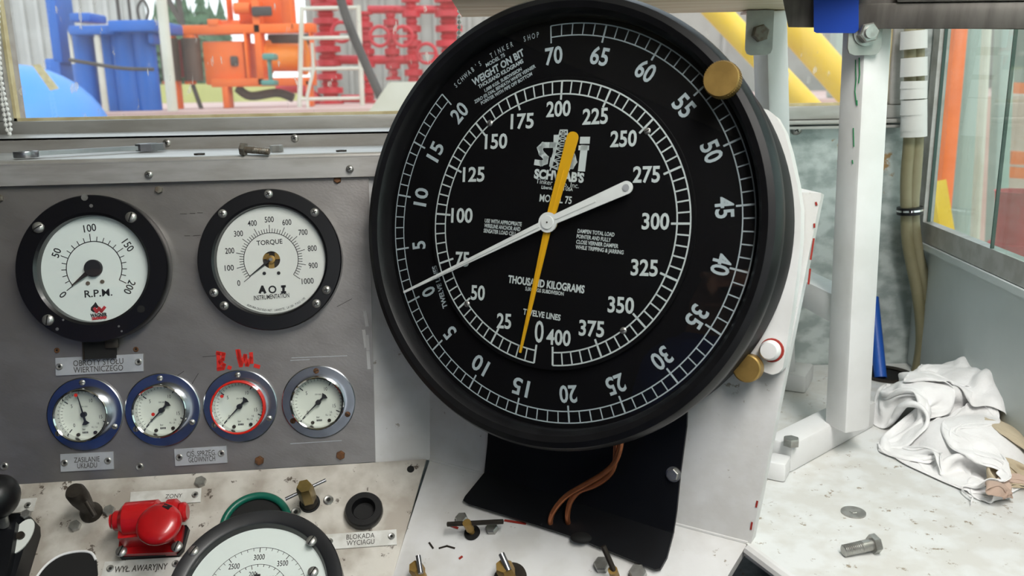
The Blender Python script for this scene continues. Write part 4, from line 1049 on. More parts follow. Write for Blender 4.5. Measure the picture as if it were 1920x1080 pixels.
# ------------------------------------------------------------------ valves on the white sill
def sill_valve(x, y, lbl, head, pin, hexr, hh, hex_=True, dark=False, washer=None):
    f = S.at(x, y); s = S.scale(x, y); t = thing('tee_valve', lbl, 'valve', f.M)
    if washer:
        mb = MB(); mb.cyl((0, 0, .0003), (0, 0, .002), hexr * 1.9 * s, seg=28); mb.build('packing_nut', M[washer], t)
    mb = MB(); mb.cyl((0, 0, .0003), (0, 0, hh * .5), hexr * .72 * s, seg=20)
    (mb.hexa if hex_ else mb.cyl)((0, 0, hh * .4), (0, 0, hh), hexr * s); mb.build('knob', M['brass'], t)
    A_ = f.I @ S.p3(*pin[0]); B_ = f.I @ S.p3(*pin[1]); mb = MB(); mb.tube([A_, B_], pin[2], 12); mb.build('cross_pin', M['darkbolt'] if dark else M['tool'], t)
sill_valve(886, 1000, 'small brass valve stem with a long dark rod on the white sill', None, ((839, 983, .013), (943, 978, .013), .0021), 8, .017, hex_=False, dark=True, washer='hole')
sill_valve(791, 1082, 'brass hex valve head nearest the sloping aluminium panel', None, ((784, 1042, .022), (789, 1075, .018), .0022), 14, .018)
sill_valve(957, 1086, 'large brass hex valve head midway along the white sill', None, ((940, 1038, .026), (954, 1070, .020), .0026), 17, .022, washer='darkbolt')
sill_valve(1156, 1088, 'brass valve head with a leaning dark rod in front of the black bracket', None, ((1131, 1024, .030), (1152, 1072, .014), .0022), 9, .016, hex_=False, dark=True)
for x, y, r, lbl in ((867, 975, .0056, 'zinc hex bolt behind the long dark rod'), (924, 993, .0056, 'zinc hex bolt in front of the long dark rod'), (1130, 1062, .0066, 'grey hex bolt beside the leaning dark rod'), (1197, 1078, .0070, 'grey hex bolt below the black bracket corner')):
    f = S.at(x, y); mb = MB(); screw(mb, (0, 0, 0), r, 'hex', .3); t = mb.build('hex_bolt', [M['zinc'], M['hole']]); t.matrix_world = f.M; tag(t, lbl, 'bolt')
mb = MB(); mb.T = cI @ S.M
for pts in ([(805, 1018), (812, 1028)], [(824, 1028), (838, 1024), (852, 1028)], ): mb.stroke([S.px(x, y) for x, y in pts], .0017, .0001, .0003)
mb.build('scuff_mark', M['darkbolt'], whitesill)

# ------------------------------------------------------------------ tools on the ledge
_lu = (tr - tl).normalized(); _lv = (Y_ - _lu * _lu.y).normalized()
LF = Frame(framemat(tl + V((0, .003, .0033)), _lu, _lv, _lu.cross(_lv)))
def wrench():
    f = LF.at(165, 289); t = thing('combination_wrench', 'steel combination wrench lying on the ledge under the window', 'wrench', f.M)
    a, b = f.px(50, 297), f.px(280, 284); d = (b - a).normalized(); n = V((-d.y, d.x)); L_ = (b - a).length
    T = framemat(a.to_3d(), d.to_3d(), n.to_3d(), V((0, 0, 1)))
    mb = MB(); mb.T = T; mb.prism([(.008, -.0032), (L_ - .010, -.0036), (L_ - .010, .0036), (.008, .0032)], .002, .0062); mb.build('shank', M['tool'], t)
    mb = MB(); mb.T = T; mb.lathe([(.0062, .001), (.0105, .001), (.0108, .002), (.0108, .006), (.0105, .0068), (.0062, .0068), (.0062, .001)], 32); mb.build('ring_end', M['tool'], t)
    mb = MB(); mb.T = T @ Matrix.Translation((L_, 0, 0)) @ Matrix.Rotation(radians(15), 4, 'Z')
    pts = [(-.012, -.0045), (-.004, -.0115), (.008, -.0125), (.013, -.0085), (.013, -.0055), (.002, -.0058), (-.001, 0), (.002, .0058), (.013, .0055), (.013, .0085), (.008, .0125), (-.004, .0115), (-.012, .0045)]
    mb.prism(pts, .001, .0080); mb.build('open_jaw', M['tool'], t)
wrench()
def bolt_on(fr, xa, ya, xb, yb, rt, rh, hh, lbl, m, name='bolt', length=None):
    a, b = fr.p3(xa, ya, rh * .9), fr.p3(xb, yb, rt)
    mtx = Matrix.Translation(a); t = thing(name, lbl, 'bolt', mtx); d = (b - a)
    mb = MB(); mb.hexa((0, 0, 0), d.normalized() * -hh, rh, .1); mb.build('head', M[m], t)
    mb = MB(); Mx, L_ = mb.axis((0, 0, 0), d); pr = []; n = int(L_ / .0016); pr = [(0, 0), (rt, 0), (rt, L_ * .35)]
    z = L_ * .35
    while z < L_ - .0016: pr += [(rt * .88, z + .0004), (rt, z + .0010)]; z += .0015
    pr += [(rt * .8, L_), (0, L_)]
    mb.lathe(pr, 18, Mx); mb.build('threaded_shank', M[m], t)
bolt_on(LF, 461, 280, 505, 284, .0034, .0062, .0048, 'bolt lying on the ledge beside a loose nut', 'dirtbolt')
f = LF.at(519, 284); mb = MB(); mb.lathe([(.0034, 0), (.0064, 0), (.0064, .006), (.0034, .006), (.0034, 0)], 6); t = mb.build('hex_nut', M['zinc'], None, 20); t.matrix_world = f.M; tag(t, 'loose zinc nut at the tip of the bolt on the ledge', 'nut')
for x, y, lbl in ((374, 290, 'small dark washer on the ledge between wrench and bolt'), (640, 284, 'small dark washer on the ledge beside the huge gauge')):
    f = LF.at(x, y); mb = MB(); mb.lathe([(.0026, 0), (.005, 0), (.005, .0014), (.0026, .0014), (.0026, 0)], 24); t = mb.build('washer', M['darkbolt']); t.matrix_world = f.M; tag(t, lbl, 'washer')
# bead chains of the blind
def beads(name, pts, lbl, r=.0023, step=.0056):
    ps = []; acc = 0; pts = [V(p) for p in pts]
    for a, b in zip(pts[:-1], pts[1:]):
        d = (b - a).length; k = acc
        while k < d: ps.append(a.lerp(b, k / d)); k += step
        acc = k - d
    mb = MB()
    for p in ps: mb.lathe([(0, -r)] + [(r * sin(pi * i / 6), -r * cos(pi * i / 6)) for i in range(1, 6)] + [(0, r)], 10, Matrix.Translation(p))
    mb.tube(pts, r * .25, 6); tag(mb.build(name, M['bead']), lbl, 'chain')
yb = WALL_Y - .05
def ch(x, y): return ony(x, y, yb)
beads('bead_chain', [ch(-4, -60), ch(-3, 60), ch(0, 130), ch(4, 190), ch(12, 240), ch(17, 252), ch(20, 248), ch(18, 225), ch(10, 190), ch(2, 150), ch(-6, 60)], 'white bead chain looping down over the window corner above the wrench')
beads('bead_chain', [ch(861, -60), ch(861, 0), ch(861, 56), ch(858, 90)], 'white bead chain hanging straight behind the top of the huge gauge')

# ------------------------------------------------------------------ side counter
cz = ZC
cl0, cl1 = onz(1405, 1023, cz), onz(1640, 1190, cz)
xr = rw(0.9, 0).x
mb = MB()
pts = [V((b_tr.x - .06, WALL_Y - .002, cz)), V((cl0.x - .01, cl0.y + .02, cz)), cl0, cl1, V((cl1.x, cl1.y - .02, cz)), rw(1.0, cz, .001), rw(0.002, cz, .001)]
mb.slab(pts, UP, .012); ct = mb.build('side_counter', M['counter']); tag(ct, 'scuffed white painted counter to the right of the gauge box', 'counter')
mb = MB(); mb.tube([cl0 + V((0, 0, -.004)), cl0.lerp(cl1, .3) + V((0, 0, -.005)), cl1 + V((0, 0, -.004))], .0055, 10); mb.build('counter_edge', M['white_b'], ct)
mb = MB(); mb.box((rw(.3, 0, .1).x, rw(.3, 0).y - .1, cz / 2 - .01), (.12, .5, cz - .02)); mb.build('support', M['floor'], ct)
# ------------------------------------------------------------------ white tube stand
pb = onz(1588, 800, cz + .026)
ba, bb = onz(1482, 888, cz), onz(1640, 800, cz)
dirb = (bb - ba).normalized(); sideb = V((-dirb.y, dirb.x, 0)); w = .028
st = thing('tube_stand', 'white square tube stand with two posts, a crossbar and a foot bar', 'stand', Matrix.Translation(V((pb.x, pb.y, cz))))
sI = st.matrix_world.inverted()
def smb():
    mb = MB(); mb.T = sI.copy(); return mb
zb = ony(1300, 21, .94).z
ptop = ony(1630, -30, pb.y); ptop = pb.lerp(ptop, (zb - .001 - pb.z) / (ptop.z - pb.z))
mb = smb(); mb.beam(ba + sideb * w / 2 + V((0, 0, w / 2)), bb + sideb * w / 2 + V((0, 0, w / 2)), w, w, bev=.003); mb.build('foot_bar', M['white_b'], st)
mb = smb(); mb.beam(pb, ptop, .029, .029, upv=(0.35, -1, 0), bev=.003); post_ = mb.build('post', M['white_b'], st)
_ax = (ptop - pb).normalized(); _px = V((.35, -1, 0)).cross(_ax).normalized()
if _px.x > 0: _px = -_px
_fn = _px; _fo = (pb + ptop) / 2 + _fn * .0147
mb = smb()
for pts in ([(1604, 112), (1605, 150), (1603, 172), (1606, 196)], [(1607, 188), (1607, 198)], [(1600, 240), (1601, 275)], [(1598, 300), (1599, 307)], [(1611, 108), (1612, 140), (1610, 156)]):
    mb.tube([onplane(x, y, _fo, _fn) for x, y in pts], .0005, 6)
mb.build('paint_speck', M['greendrip'], post_)
p1b = onz(1462, 726, cz); p1t = ony(1441, -30, p1b.y); p1t = p1b.lerp(p1t, (zb - .001 - p1b.z) / (p1t.z - p1b.z))
mb = smb(); mb.beam(p1b, p1t, .027, .027, upv=(0.35, -1, 0), bev=.003); mb.build('post', M['white_b'], st)
q1 = pb.lerp(ptop, (ony(1560, 585, pb.y).z - pb.z) / (ptop.z - pb.z)); q2 = V((p1b.lerp(p1t, .5).x, p1b.y, q1.z))
mb = smb(); mb.beam(q1, q2, .028, .028, bev=.002); mb.build('crossbar', M['white_b'], st)
fb = onz(1496, 728, cz); mb = smb(); mb.box(fb + V((0.0, .01, .011)), (.032, .05, .022), Matrix.Rotation(-.5, 4, 'Z'), bev=.003); mb.build('foot', M['white_b'], st)
f = Frame(framemat(onz(1483, 834, cz + w), X_, Y_, UP)); mb = MB(); mb.T = sI @ f.M; screw(mb, (0, 0, .0), .0075, 'hex', .2); mb.build('bolt', [M['zinc'], M['hole']], st)
f = Frame(framemat(onz(1458, 893, cz), X_, Y_, UP)); mb = MB(); mb.T = sI @ f.M; mb.box((0, 0, .009), (.018, .024, .018), Matrix.Rotation(-.5, 4, 'Z'), bev=.003); mb.build('foot_block', M['white_b'], st)
# board on the stand, brackets
zb = ony(1300, 21, .94).z
xb0, xb1 = ony(860, 20, .9).x, ony(1474, 25, .95).x
mb = MB(); mb.box((0, 0, .009), (xb1 - xb0, .24, .018), bev=.001); bd = mb.build('shelf_board', M['board']); bd.location = ((xb0 + xb1) / 2, .84, zb); tag(bd, 'cream painted shelf board overhead, resting on the white posts', 'shelf')
def bracket(x0, y0, x1, y1, Yp, lbl, nut):
    a, b = ony(x0, y0, Yp), ony(x1, y1, Yp); wd, ht = b.x - a.x, a.z - b.z
    t = thing('angle_bracket', lbl, 'bracket', Matrix.Translation(V(((a.x + b.x) / 2, Yp, (a.z + b.z) / 2))))
    r = .006; pts = [(-wd / 2, ht / 2), (wd / 2, ht / 2)] + [(wd / 2 - r + r * cos(q), -ht / 2 + r + r * sin(q)) for q in (0, -pi / 4, -pi / 2)] + [(-wd / 2 + r + r * cos(q), -ht / 2 + r + r * sin(q)) for q in (-pi / 2, -3 * pi / 4, -pi)]
    T = framemat(V((0, 0, 0)), X_, UP, -Y_)
    mb = MB(); mb.T = T; mb.prism(pts, -.0012, .0012); mb.box((0, ht / 2, -.012), (wd, .0024, .026)); mb.build('plate', M['galvp'], t)
    mb = MB(); mb.T = T
    if nut: mb.cyl((0, .004, .0012), (0, .004, .003), .0105, seg=24); mb.hexa((0, .004, .003), (0, .004, .011), .0085, .2); mb.cyl((0, .004, .011), (0, .004, .014), .005, seg=16)
    else: mb.hexa((0, 0, .0012), (0, 0, .009), .0090, .3)
    mb.build('bolt', M['zinc'] if nut else M['dirtbolt'], t)
M['galvp'] = mat('galvanised_bracket', '#a9aba6', .4, .5, '#8a8d88', 40, .6)
bracket(1400, 22, 1447, 103, p1b.y - .019, 'galvanised angle bracket with a grimy hex bolt on the farther white post', False)
bracket(1592, 40, 1650, 103, pb.y - .0205, 'galvanised angle bracket with a bright nut on the nearer white post', True)
# metal box overhead with blue strap
_d = ray(1700, 58).normalized(); _u2 = (right - _d * right.dot(_d)).normalized(); f = Frame(framemat(campt(1700, 28, .70), _u2, (-_d).cross(_u2), -_d))
t = thing('overhead_box', 'grey metal equipment box overhead with a blue strap near its end', 'box', f.M)
def fx(x, y, h=0): return f.px(x, y, h)
def fbox(mb, x0, y0, x1, y1, h0, h1, bev=.001):
    a, b = f.px(x0, y0), f.px(x1, y1); mb.box(((a.x + b.x) / 2, (a.y + b.y) / 2, (h0 + h1) / 2), (abs(b.x - a.x), abs(b.y - a.y), h1 - h0), bev=bev)
mb = MB(); q = [f.px(x, y) for x, y in ((1466, -10), (1478, 51), (2020, 56), (2020, -90), (1466, -90))]; mb.prism([(p.x, p.y) for p in q], -.035, 0); mb.build('housing', M['greymetal'], t)
mb = MB(); fbox(mb, 1611, 7, 2020, 54, 0, .008); fbox(mb, 1690, -60, 2020, 1, 0, .010); mb.build('front_rail', M['greymetal'], t)
mb = MB(); q = [f.px(x, y) for x, y in ((1527, -90), (1528, 59), (1533, 62), (1604, 62), (1611, 56), (1611, -90))]; mb.prism([(p.x, p.y) for p in q], -.034, .010); mb.build('blue_strap', M['bluepaint'], t)

# ------------------------------------------------------------------ cables in the corner, blue tube, recess
yc = WALL_Y - .035
def cp_(x, y, dy=0): return ony(x, y, yc - dy)
t = thing('cable_bundle', 'two olive cables running down the corner under a white spiral wrap', 'cable', Matrix.Translation(V((cp_(1712, 300).x, yc, cz))))
tI = t.matrix_world.inverted()
def cable(pts): 
    mb = MB(); mb.T = tI.copy(); mb.tube(pts, .0068, 12, smooth=6); return mb.build('cable', M['cable'], t)
cable([cp_(1707, 40), cp_(1706, 240), cp_(1700, 330), cp_(1700, 395), cp_(1703, 460), cp_(1722, 560), cp_(1728, 640), cp_(1718, 705)])
cable([cp_(1722, 40), cp_(1721, 240), cp_(1716, 330), cp_(1712, 395), cp_(1720, 470), cp_(1735, 540), cp_(1741, 640), cp_(1745, 720)])
mb = MB(); mb.T = tI.copy()
for y0, y1, d in ((58, 92, 8), (108, 143, 10), (152, 166, 8), (160, 185, 5), (187, 215, 4), (213, 245, 4), (228, 256, 8)):
    a, b = cp_(1714, y0, .004), cp_(1713, y1, .004); mb.cyl(a, b, .0138, .0143, seg=20)
mb.build('spiral_wrap', M['wrap'], t)
mb = MB(); mb.T = tI.copy(); a, b = cp_(1706, 401), cp_(1706, 388); mb.cyl(a, b, .0145, seg=20); mb.mi = 1; mb.cyl(a.lerp(b, .45), a.lerp(b, .72), .0152, seg=20); mb.build('hose_clamp', [M['rubber'], M['chrome']], t)
a, b = onz(1651, 708, cz + .002), ony(1636, 558, WALL_Y - .012)
mb = MB(); mb.tube([a, b], .0072, 14); tag(mb.build('blue_tube', M['bluepl']), 'blue plastic tube leaning against the galvanised wall', 'tube')
f = Frame(framemat(onz(1662, 704, cz), X_, Y_, UP)); mb = MB(); mb.lathe([(.022, .0003), (.030, .0003), (.031, .003), (.028, .004), (.023, .002)], 36); mb.mi = 1; mb.lathe([(0, .0006), (.0235, .0006)], 36)
t = mb.build('drain_ring', [M['darkbolt'], M['hole']]); t.matrix_world = f.M; tag(t, 'dark round drain opening in the counter at the foot of the blue tube', 'drain')
# loose hardware on the counter
CF = Frame(framemat(V((0, 0, cz)), X_, Y_, UP))
bolt_on(CF, 1634, 1021, 1581, 1033, .0046, .0075, .0055, 'zinc bolt lying on the white counter in front of the rags', 'zinc')
f = CF.at(1600, 962); mb = MB(); mb.lathe([(.0030, 0), (.0098, 0), (.0098, .0014), (.0030, .0014), (.0030, 0)], 32); mb.hexa((0, 0, 0), (0, 0, .002), .0035); t = mb.build('washer', M['zinc']); t.matrix_world = f.M; tag(t, 'flat zinc washer on the counter between bolt and rags', 'washer')
# screws on the galvanised wall
f = Frame(framemat(ony(1493, 243, WALL_Y - .0005), X_, UP, -Y_)); mb = MB(); screw(mb, (0, 0, 0), .0065, 'cross'); t = mb.build('wall_screw', [M['zinc'], M['hole']]); t.matrix_world = f.M; tag(t, 'screw head in the galvanised wall below the window', 'screw')

# ------------------------------------------------------------------ rags
import numpy as np
hc = onz(1790, 830, cz); HX0, HY0, HS, HN = hc.x - .28, hc.y - .28, .004, 140
HF = np.zeros((HN, HN))
def hsamp(x, y):
    fx_ = np.clip((x - HX0) / HS, 0, HN - 1.001); fy_ = np.clip((y - HY0) / HS, 0, HN - 1.001); i = fx_.astype(int); j = fy_.astype(int); a = fx_ - i; b = fy_ - j
    return HF[i, j] * (1 - a) * (1 - b) + HF[i + 1, j] * a * (1 - b) + HF[i, j + 1] * (1 - a) * b + HF[i + 1, j + 1] * a * b
def mound(px, py, rx, ry, h):
    c = onz(px, py, cz); X, Y = np.meshgrid(HX0 + HS * np.arange(HN), HY0 + HS * np.arange(HN), indexing='ij')
    q = 1 - ((X - c.x) / rx) ** 2 - ((Y - c.y) / ry) ** 2; np.maximum(HF, h * np.sqrt(np.clip(q, 0, 1)), out=HF)
def rag(outline, n, over, m, lbl, seed, drop=.02, steps=170, flip=False):
    # a sheet larger than its outline is crumpled inside it and settles on what lies below
    rs = np.random.RandomState(seed)
    c4 = [onz(x, y, cz) for x, y in outline]                       # four corner points
    A = np.array([[p.x, p.y] for p in c4]); cen = A.mean(0); A = cen + (A - cen) * .97
    u = np.linspace(0, 1, n); U, W_ = np.meshgrid(u, u, indexing='ij')
    xy = ((1 - U) * (1 - W_))[..., None] * A[0] + (U * (1 - W_))[..., None] * A[1] + (U * W_)[..., None] * A[2] + ((1 - U) * W_)[..., None] * A[3]
    P_ = np.zeros((n, n, 3)); P_[..., :2] = xy; k = np.zeros((n, n))
    for f in (2, 3, 5, 8, 13):
        a, b, c_, d_ = rs.rand(4) * 6.28; k += np.sin(U * f * 3.1 * (.6 + rs.rand()) + a + 2 * np.sin(W_ * f + b)) * np.sin(W_ * f * 3.1 * (.6 + rs.rand()) + c_) / f
    P_[..., 2] = hsamp(P_[..., 0], P_[..., 1]) + drop + .016 * k
    P_[..., :2] += .012 * np.stack([np.sin(W_ * 9 + seed) * np.sin(U * 7), np.sin(U * 8 + seed * 2) * np.sin(W_ * 6)], -1)
    O = P_.copy(); E_ = []
    def edges(di, dj):
        s0 = (slice(max(0, -di), n - max(0, di)), slice(max(0, -dj), n - max(0, dj))); s1 = (slice(max(0, di), n + min(0, di)), slice(max(0, dj), n + min(0, dj)))
        L0 = np.linalg.norm(np.stack([xy[s1][..., 0] - xy[s0][..., 0], xy[s1][..., 1] - xy[s0][..., 1]], -1), axis=-1); return s0, s1, L0
    con_ = [(edges(*e), w) for e, w in (((1, 0), .5), ((0, 1), .5), ((1, 1), .3), ((1, -1), .3), ((2, 0), .22), ((0, 2), .22), ((4, 0), .09), ((0, 4), .09), ((7, 0), .03), ((0, 7), .03))]
    for t in range(steps):
        g = 1 + (over - 1) * min(1, t / (steps * .5)); vel = (P_ - O) * .93; O = P_.copy(); P_ = P_ + vel; P_[..., 2] -= .00045
        for it in range(7):
            for (s0, s1, L0), w in con_:
                dv = P_[s1] - P_[s0]; L_ = np.linalg.norm(dv, axis=-1) + 1e-9; q = (w * (L_ - L0 * g) / L_)[..., None] * dv * .5
                P_[s0] += q; P_[s1] -= q
        # stay inside the outline
        for a, b in ((0, 1), (1, 2), (2, 3), (3, 0)):
            e = A[b] - A[a]; nn = np.array([-e[1], e[0]]) / np.linalg.norm(e)
            if (cen - A[a]) @ nn < 0: nn = -nn
            dd = (P_[..., :2] - A[a]) @ nn; P_[..., :2] += np.where(dd < 0, -dd, 0)[..., None] * nn * .35
        h = hsamp(P_[..., 0], P_[..., 1]) + .0015; hit = P_[..., 2] < h
        P_[..., 2] = np.where(hit, h, P_[..., 2]); O[hit] = O[hit] * .35 + P_[hit] * .65
    # what was laid down carries the next rag
    I = np.clip(((P_[..., 0] - HX0) / HS).round().astype(int), 1, HN - 2); Jx = np.clip(((P_[..., 1] - HY0) / HS).round().astype(int), 1, HN - 2)
    for di in (-1, 0, 1):
        for dj in (-1, 0, 1): np.maximum.at(HF, (I + di, Jx + dj), P_[..., 2] * .96)
    mb = MB(); cc = V((cen[0], cen[1], cz)); mb._add([V((p[0] - cen[0], p[1] - cen[1], p[2])) for p in P_.reshape(-1, 3)], [(i * n + j, (i + 1) * n + j, (i + 1) * n + j + 1, i * n + j + 1) for i in range(n - 1) for j in range(n - 1)])
    o_ = mb.build('rag', m, None, 180); o_.location = cc
    sm = o_.modifiers.new('thickness', 'SOLIDIFY'); sm.thickness = .0012; sm.offset = 1
    sb = o_.modifiers.new('smooth', 'SUBSURF'); sb.levels = 1; sb.render_levels = 2
    return tag(o_, lbl, 'rag', None)
mound(1730, 790, .05, .045, .045); mound(1850, 790, .07, .05, .055); mound(1820, 850, .05, .05, .03)
rag([(1630, 845), (1860, 950), (1990, 880), (1740, 752)], 60, 1.5, M['cloth'], 'wide white rag lying undermost in the heap, its edge on the counter', 21)
rag([(1608, 835), (1760, 895), (1800, 765), (1655, 752)], 52, 1.7, M['cloth'], 'crumpled white rag bunched against the foot of the white post', 3)
rag([(1850, 920), (1990, 930), (1960, 790), (1830, 800)], 48, 1.6, M['clothb'], 'beige rag in the heap of white rags', 8)
rag([(1825, 952), (1935, 960), (1940, 905), (1828, 912)], 36, 1.3, M['clothp'], 'dingy pinkish rag edge showing under the front of the heap', 5)
rag([(1735, 850), (1822, 948), (1905, 920), (1850, 800)], 50, 1.6, M['cloth'], 'white rag hanging over the front of the heap', 11)
rag([(1685, 800), (1930, 850), (1990, 760), (1730, 745)], 56, 1.55, M['cloth'], 'broad white rag topping the heap below the side window', 14)

# ------------------------------------------------------------------ outdoors, in front
def op(x, y, Yd): return ony(x, y, Yd)
def u_(Yd): return Yd / FPX / cos(PITCH)
mb = MB(); mb.box((0, 60, -.06), (160, 130, .1)); struct('ground', mb, M['osand'])
zd = op(450, 202, 5.2).z
mb = MB(); mb.box((.2, 7.45, zd / 2), (16, 6.5, zd)); t = mb.build('trailer_deck', M['odeck']); tag(t, 'long pinkish deck carrying the orange, blue and red machinery outside', 'deck')
mb = MB(); mb.box((op(150, 200, 24).x - 1, 29, .9), (30, 10, 1.9)); tag(mb.build('dry_grass', M['ograss']), 'dry yellow grass bank beyond the machinery', 'grass bank', kind='stuff')
# blue tank
c = op(45, 245, 3.6); k = u_(3.6)
mb = MB(); mb.lathe([(0, -.7)] + [(152 * k * sin(pi * i / 24), 152 * k * (-cos(pi * i / 24)) * .9 - .05) for i in range(3, 24)] + [(0, 152 * k * .9 - .05)], 56, Matrix.Translation(c) @ Matrix.Rotation(radians(10), 4, 'Y')); tk = mb.build('blue_tank', M['obluel']); tag(tk, 'big light blue domed tank outside the window corner', 'tank')
f = Frame(framemat(op(84, 145, 3.6 - 100 * k), X_, UP, -Y_)); mb = MB()
mb.slab([op(60, 122, 3.22), op(74, 120, 3.22), op(110, 166, 3.24), op(94, 170, 3.24)], -Y_, .004); mb.build('label_patch', M['putty'], tk)
# pale cladding behind
def wallpanel(x0, y0, x1, y1, Yd, m, name, lbl, cat, th=.2, ribs=0):
    a, b = op(x0, y0, Yd), op(x1, y1, Yd); t = thing(name, lbl, cat, Matrix.Translation(V(((a.x + b.x) / 2, Yd, 0))))
    mb = MB(); z0 = 0; mb.box((0, th / 2, (a.z + z0) / 2), (b.x - a.x, th, a.z - z0)); 
    for i in range(ribs): mb.box((-(b.x - a.x) / 2 + (b.x - a.x) * (i + .5) / ribs, -.02, (a.z + z0) / 2), (.05, .05, a.z - z0))
    mb.build('cladding', m, t); return t
wallpanel(-80, -200, 288, 220, 11, M['ogrey'], 'site_cabin', 'pale ribbed site cabin behind the blue machine', 'cabin', .12, ribs=12)
wallpanel(560, -160, 1090, 215, 12, M['oconc'], 'site_cabin', 'grey clad building behind the red valve stack', 'building', 2.0, ribs=16)
# trees far off
def tree(x, y, Yd, r, seed, lbl):
    c = op(x, y, Yd); t = thing('conifer', lbl, 'tree', Matrix.Translation(V((c.x, Yd, 0))), 'trees far off between the machines')
    mb = MB(); rr = random.Random(seed); L_ = 13; zt = c.z
    for i in range(L_):
        f = i / (L_ - 1); z = zt * (.12 + .86 * f); R_ = r * (1.02 - f) ** .8 + .05; n = 18
        vs_ = [V((0, 0, z + zt * .12))] + [V((R_ * (1 if q % 2 else .62) * (1 + .3 * rr.uniform(-1, 1)) * cos(2 * pi * q / n), R_ * (1 if q % 2 else .62) * (1 + .3 * rr.uniform(-1, 1)) * sin(2 * pi * q / n), z - .18 * rr.random() - (.12 if q % 2 else 0))) for q in range(n)]
        mb._add(vs_, [(0, 1 + q, 1 + (q + 1) % n) for q in range(n)] + [list(range(1, n + 1))[::-1]])
    mb.build('crown', M['ogrn'], t, 10); mb = MB(); mb.cyl((0, 0, 0), (0, 0, c.z * .6), .2, .08, seg=10); mb.build('trunk', M['obrown'], t)
for i, (x, y, Yd) in enumerate(((292, 20, 38), (312, -8, 42), (330, 16, 46), (344, -2, 50), (358, 22, 54), (374, -20, 58), (392, 10, 62), (412, 0, 66))): tree(x, y, Yd, 1.9, i, 'dark green conifer far off between the blue and orange machines')
# blue machine
Yb = 4.75; k = u_(Yb)
def ob(mb, x0, y0, x1, y1, Yd, dep, bev=.01):
    a, b = op(x0, y0, Yd), op(x1, y1, Yd); a.z, b.z = max(a.z, zd + .02), max(b.z, zd + .001); mb.box(((a.x + b.x) / 2, Yd + dep / 2, (a.z + b.z) / 2), (abs(b.x - a.x), dep, abs(a.z - b.z)), bev=bev)
def oc(mb, x, y0, y1, rpx, Yd, seg=24):
    a, b = op(x, y0, Yd), op(x, y1, Yd); b.z = max(b.z, zd + .001); mb.cyl(V((a.x, Yd, a.z)), V((a.x, Yd, b.z)), rpx * u_(Yd), seg=seg)
def oh(mb, x0, x1, y, rpx, Yd, seg=24):
    a, b = op(x0, y, Yd), op(x1, y, Yd); mb.cyl(a, b, rpx * u_(Yd), seg=seg)
t = thing('blue_pump', 'blue pump machine with vertical cylinders outside the window', 'machine', Matrix.Translation(V((op(200, 200, Yb).x, Yb, zd))))
tI = t.matrix_world.inverted()
def omb():
    mb = MB(); mb.T = tI.copy(); return mb
mb = omb(); ob(mb, 75, -60, 118, 118, Yb + .1, .2); ob(mb, 82, 110, 125, 220, Yb + .1, .2); mb.build('column', M['oblue'], t)
mb = omb()
for x, r in ((150, 20), (197, 17), (232, 24), (266, 20)): oc(mb, x, 55, 222, r, Yb)
mb.build('cylinders', M['oblue'], t)
mb = omb(); ob(mb, 126, 48, 215, 64, Yb - .15, .35); ob(mb, 200, 38, 291, 58, Yb - .18, .4); ob(mb, 128, 24, 170, 40, Yb, .2); ob(mb, 275, 60, 288, 82, Yb - .1, .1); mb.build('flange_plates', M['oblue'], t)
mb = omb(); oc(mb, 182, 64, 220, 5, Yb - .12); oc(mb, 130, 60, 120, 3, Yb - .12); mb.build('pale_rods', M['opale'], t)
mb = omb(); oc(mb, 215, -40, 40, 3, Yb - .1); oc(mb, 236, -40, 40, 2.5, Yb - .1); mb.tube([op(262, 40, Yb - .1), op(258, 15, Yb - .1), op(268, 0, Yb - .1), op(278, 20, Yb - .1), op(272, 45, Yb - .1)], 2.4 * k, 10, smooth=6); mb.tube([op(130, 112, Yb - .3), op(165, 118, Yb - .3), op(230, 128, Yb - .3), op(288, 130, Yb - .3)], 3.2 * k, 10, smooth=6); mb.build('hoses', M['odark'], t)
mb = MB(); oc(mb, 296, -60, 222, 9, 4.3); tag(mb.build('pale_post', M['opale']), 'pale round post between the blue and orange machines', 'post')
# orange machine
Yo = 5.2; k = u_(Yo)
t = thing('orange_winch', 'orange winch machine with a drum in a square frame and two brown canisters', 'machine', Matrix.Translation(V((op(460, 200, Yo).x, Yo, zd))))
tI = t.matrix_world.inverted()
mb = omb(); ob(mb, 378, 78, 462, 158, Yo - .1, .3); mb.build('gear_housing', M['oorange'], t)
mb = omb()
for x0, y0, x1, y1 in ((315, 48, 588, 60), (395, 148, 580, 160), (578, 55, 588, 160), (470, 0, 496, 160), (540, -60, 548, 55), (418, -60, 428, 40), (388, 36, 410, 50), (415, 160, 430, 206), (322, 120, 334, 205), (572, 150, 584, 203), (455, 60, 468, 150)): ob(mb, x0, y0, x1, y1, Yo - .14, .1, .004)
for x0, y0, x1, y1 in ((395, 55, 580, 60), (578, 55, 586, 160), (415, 150, 425, 206)): ob(mb, x0, y0, x1, y1, Yo + .3, .08, .004)
mb.build('frame', M['oorange'], t)
mb = omb(); oh(mb, 505, 572, 108, 24, Yo); oh(mb, 500, 507, 108, 30, Yo); oh(mb, 568, 574, 108, 30, Yo); mb.build('drum', M['oyelorange'], t)
mb = omb(); ob(mb, 440, -50, 530, 44, Yo, .3); oh(mb, 440, 470, 16, 10, Yo - .1); ob(mb, 392, 38, 450, 52, Yo - .1, .2); mb.build('motor', M['oorange'], t)
for x in (315, 357):
    mb = omb(); oc(mb, x, 72, 152, 16, Yo - .1); mb.build('canister', M['obrown'], t); mb = omb(); oc(mb, x, 66, 73, 13, Yo - .1); oc(mb, x, 152, 158, 10, Yo - .1); mb.build('canister_lid', M['oorange'], t)
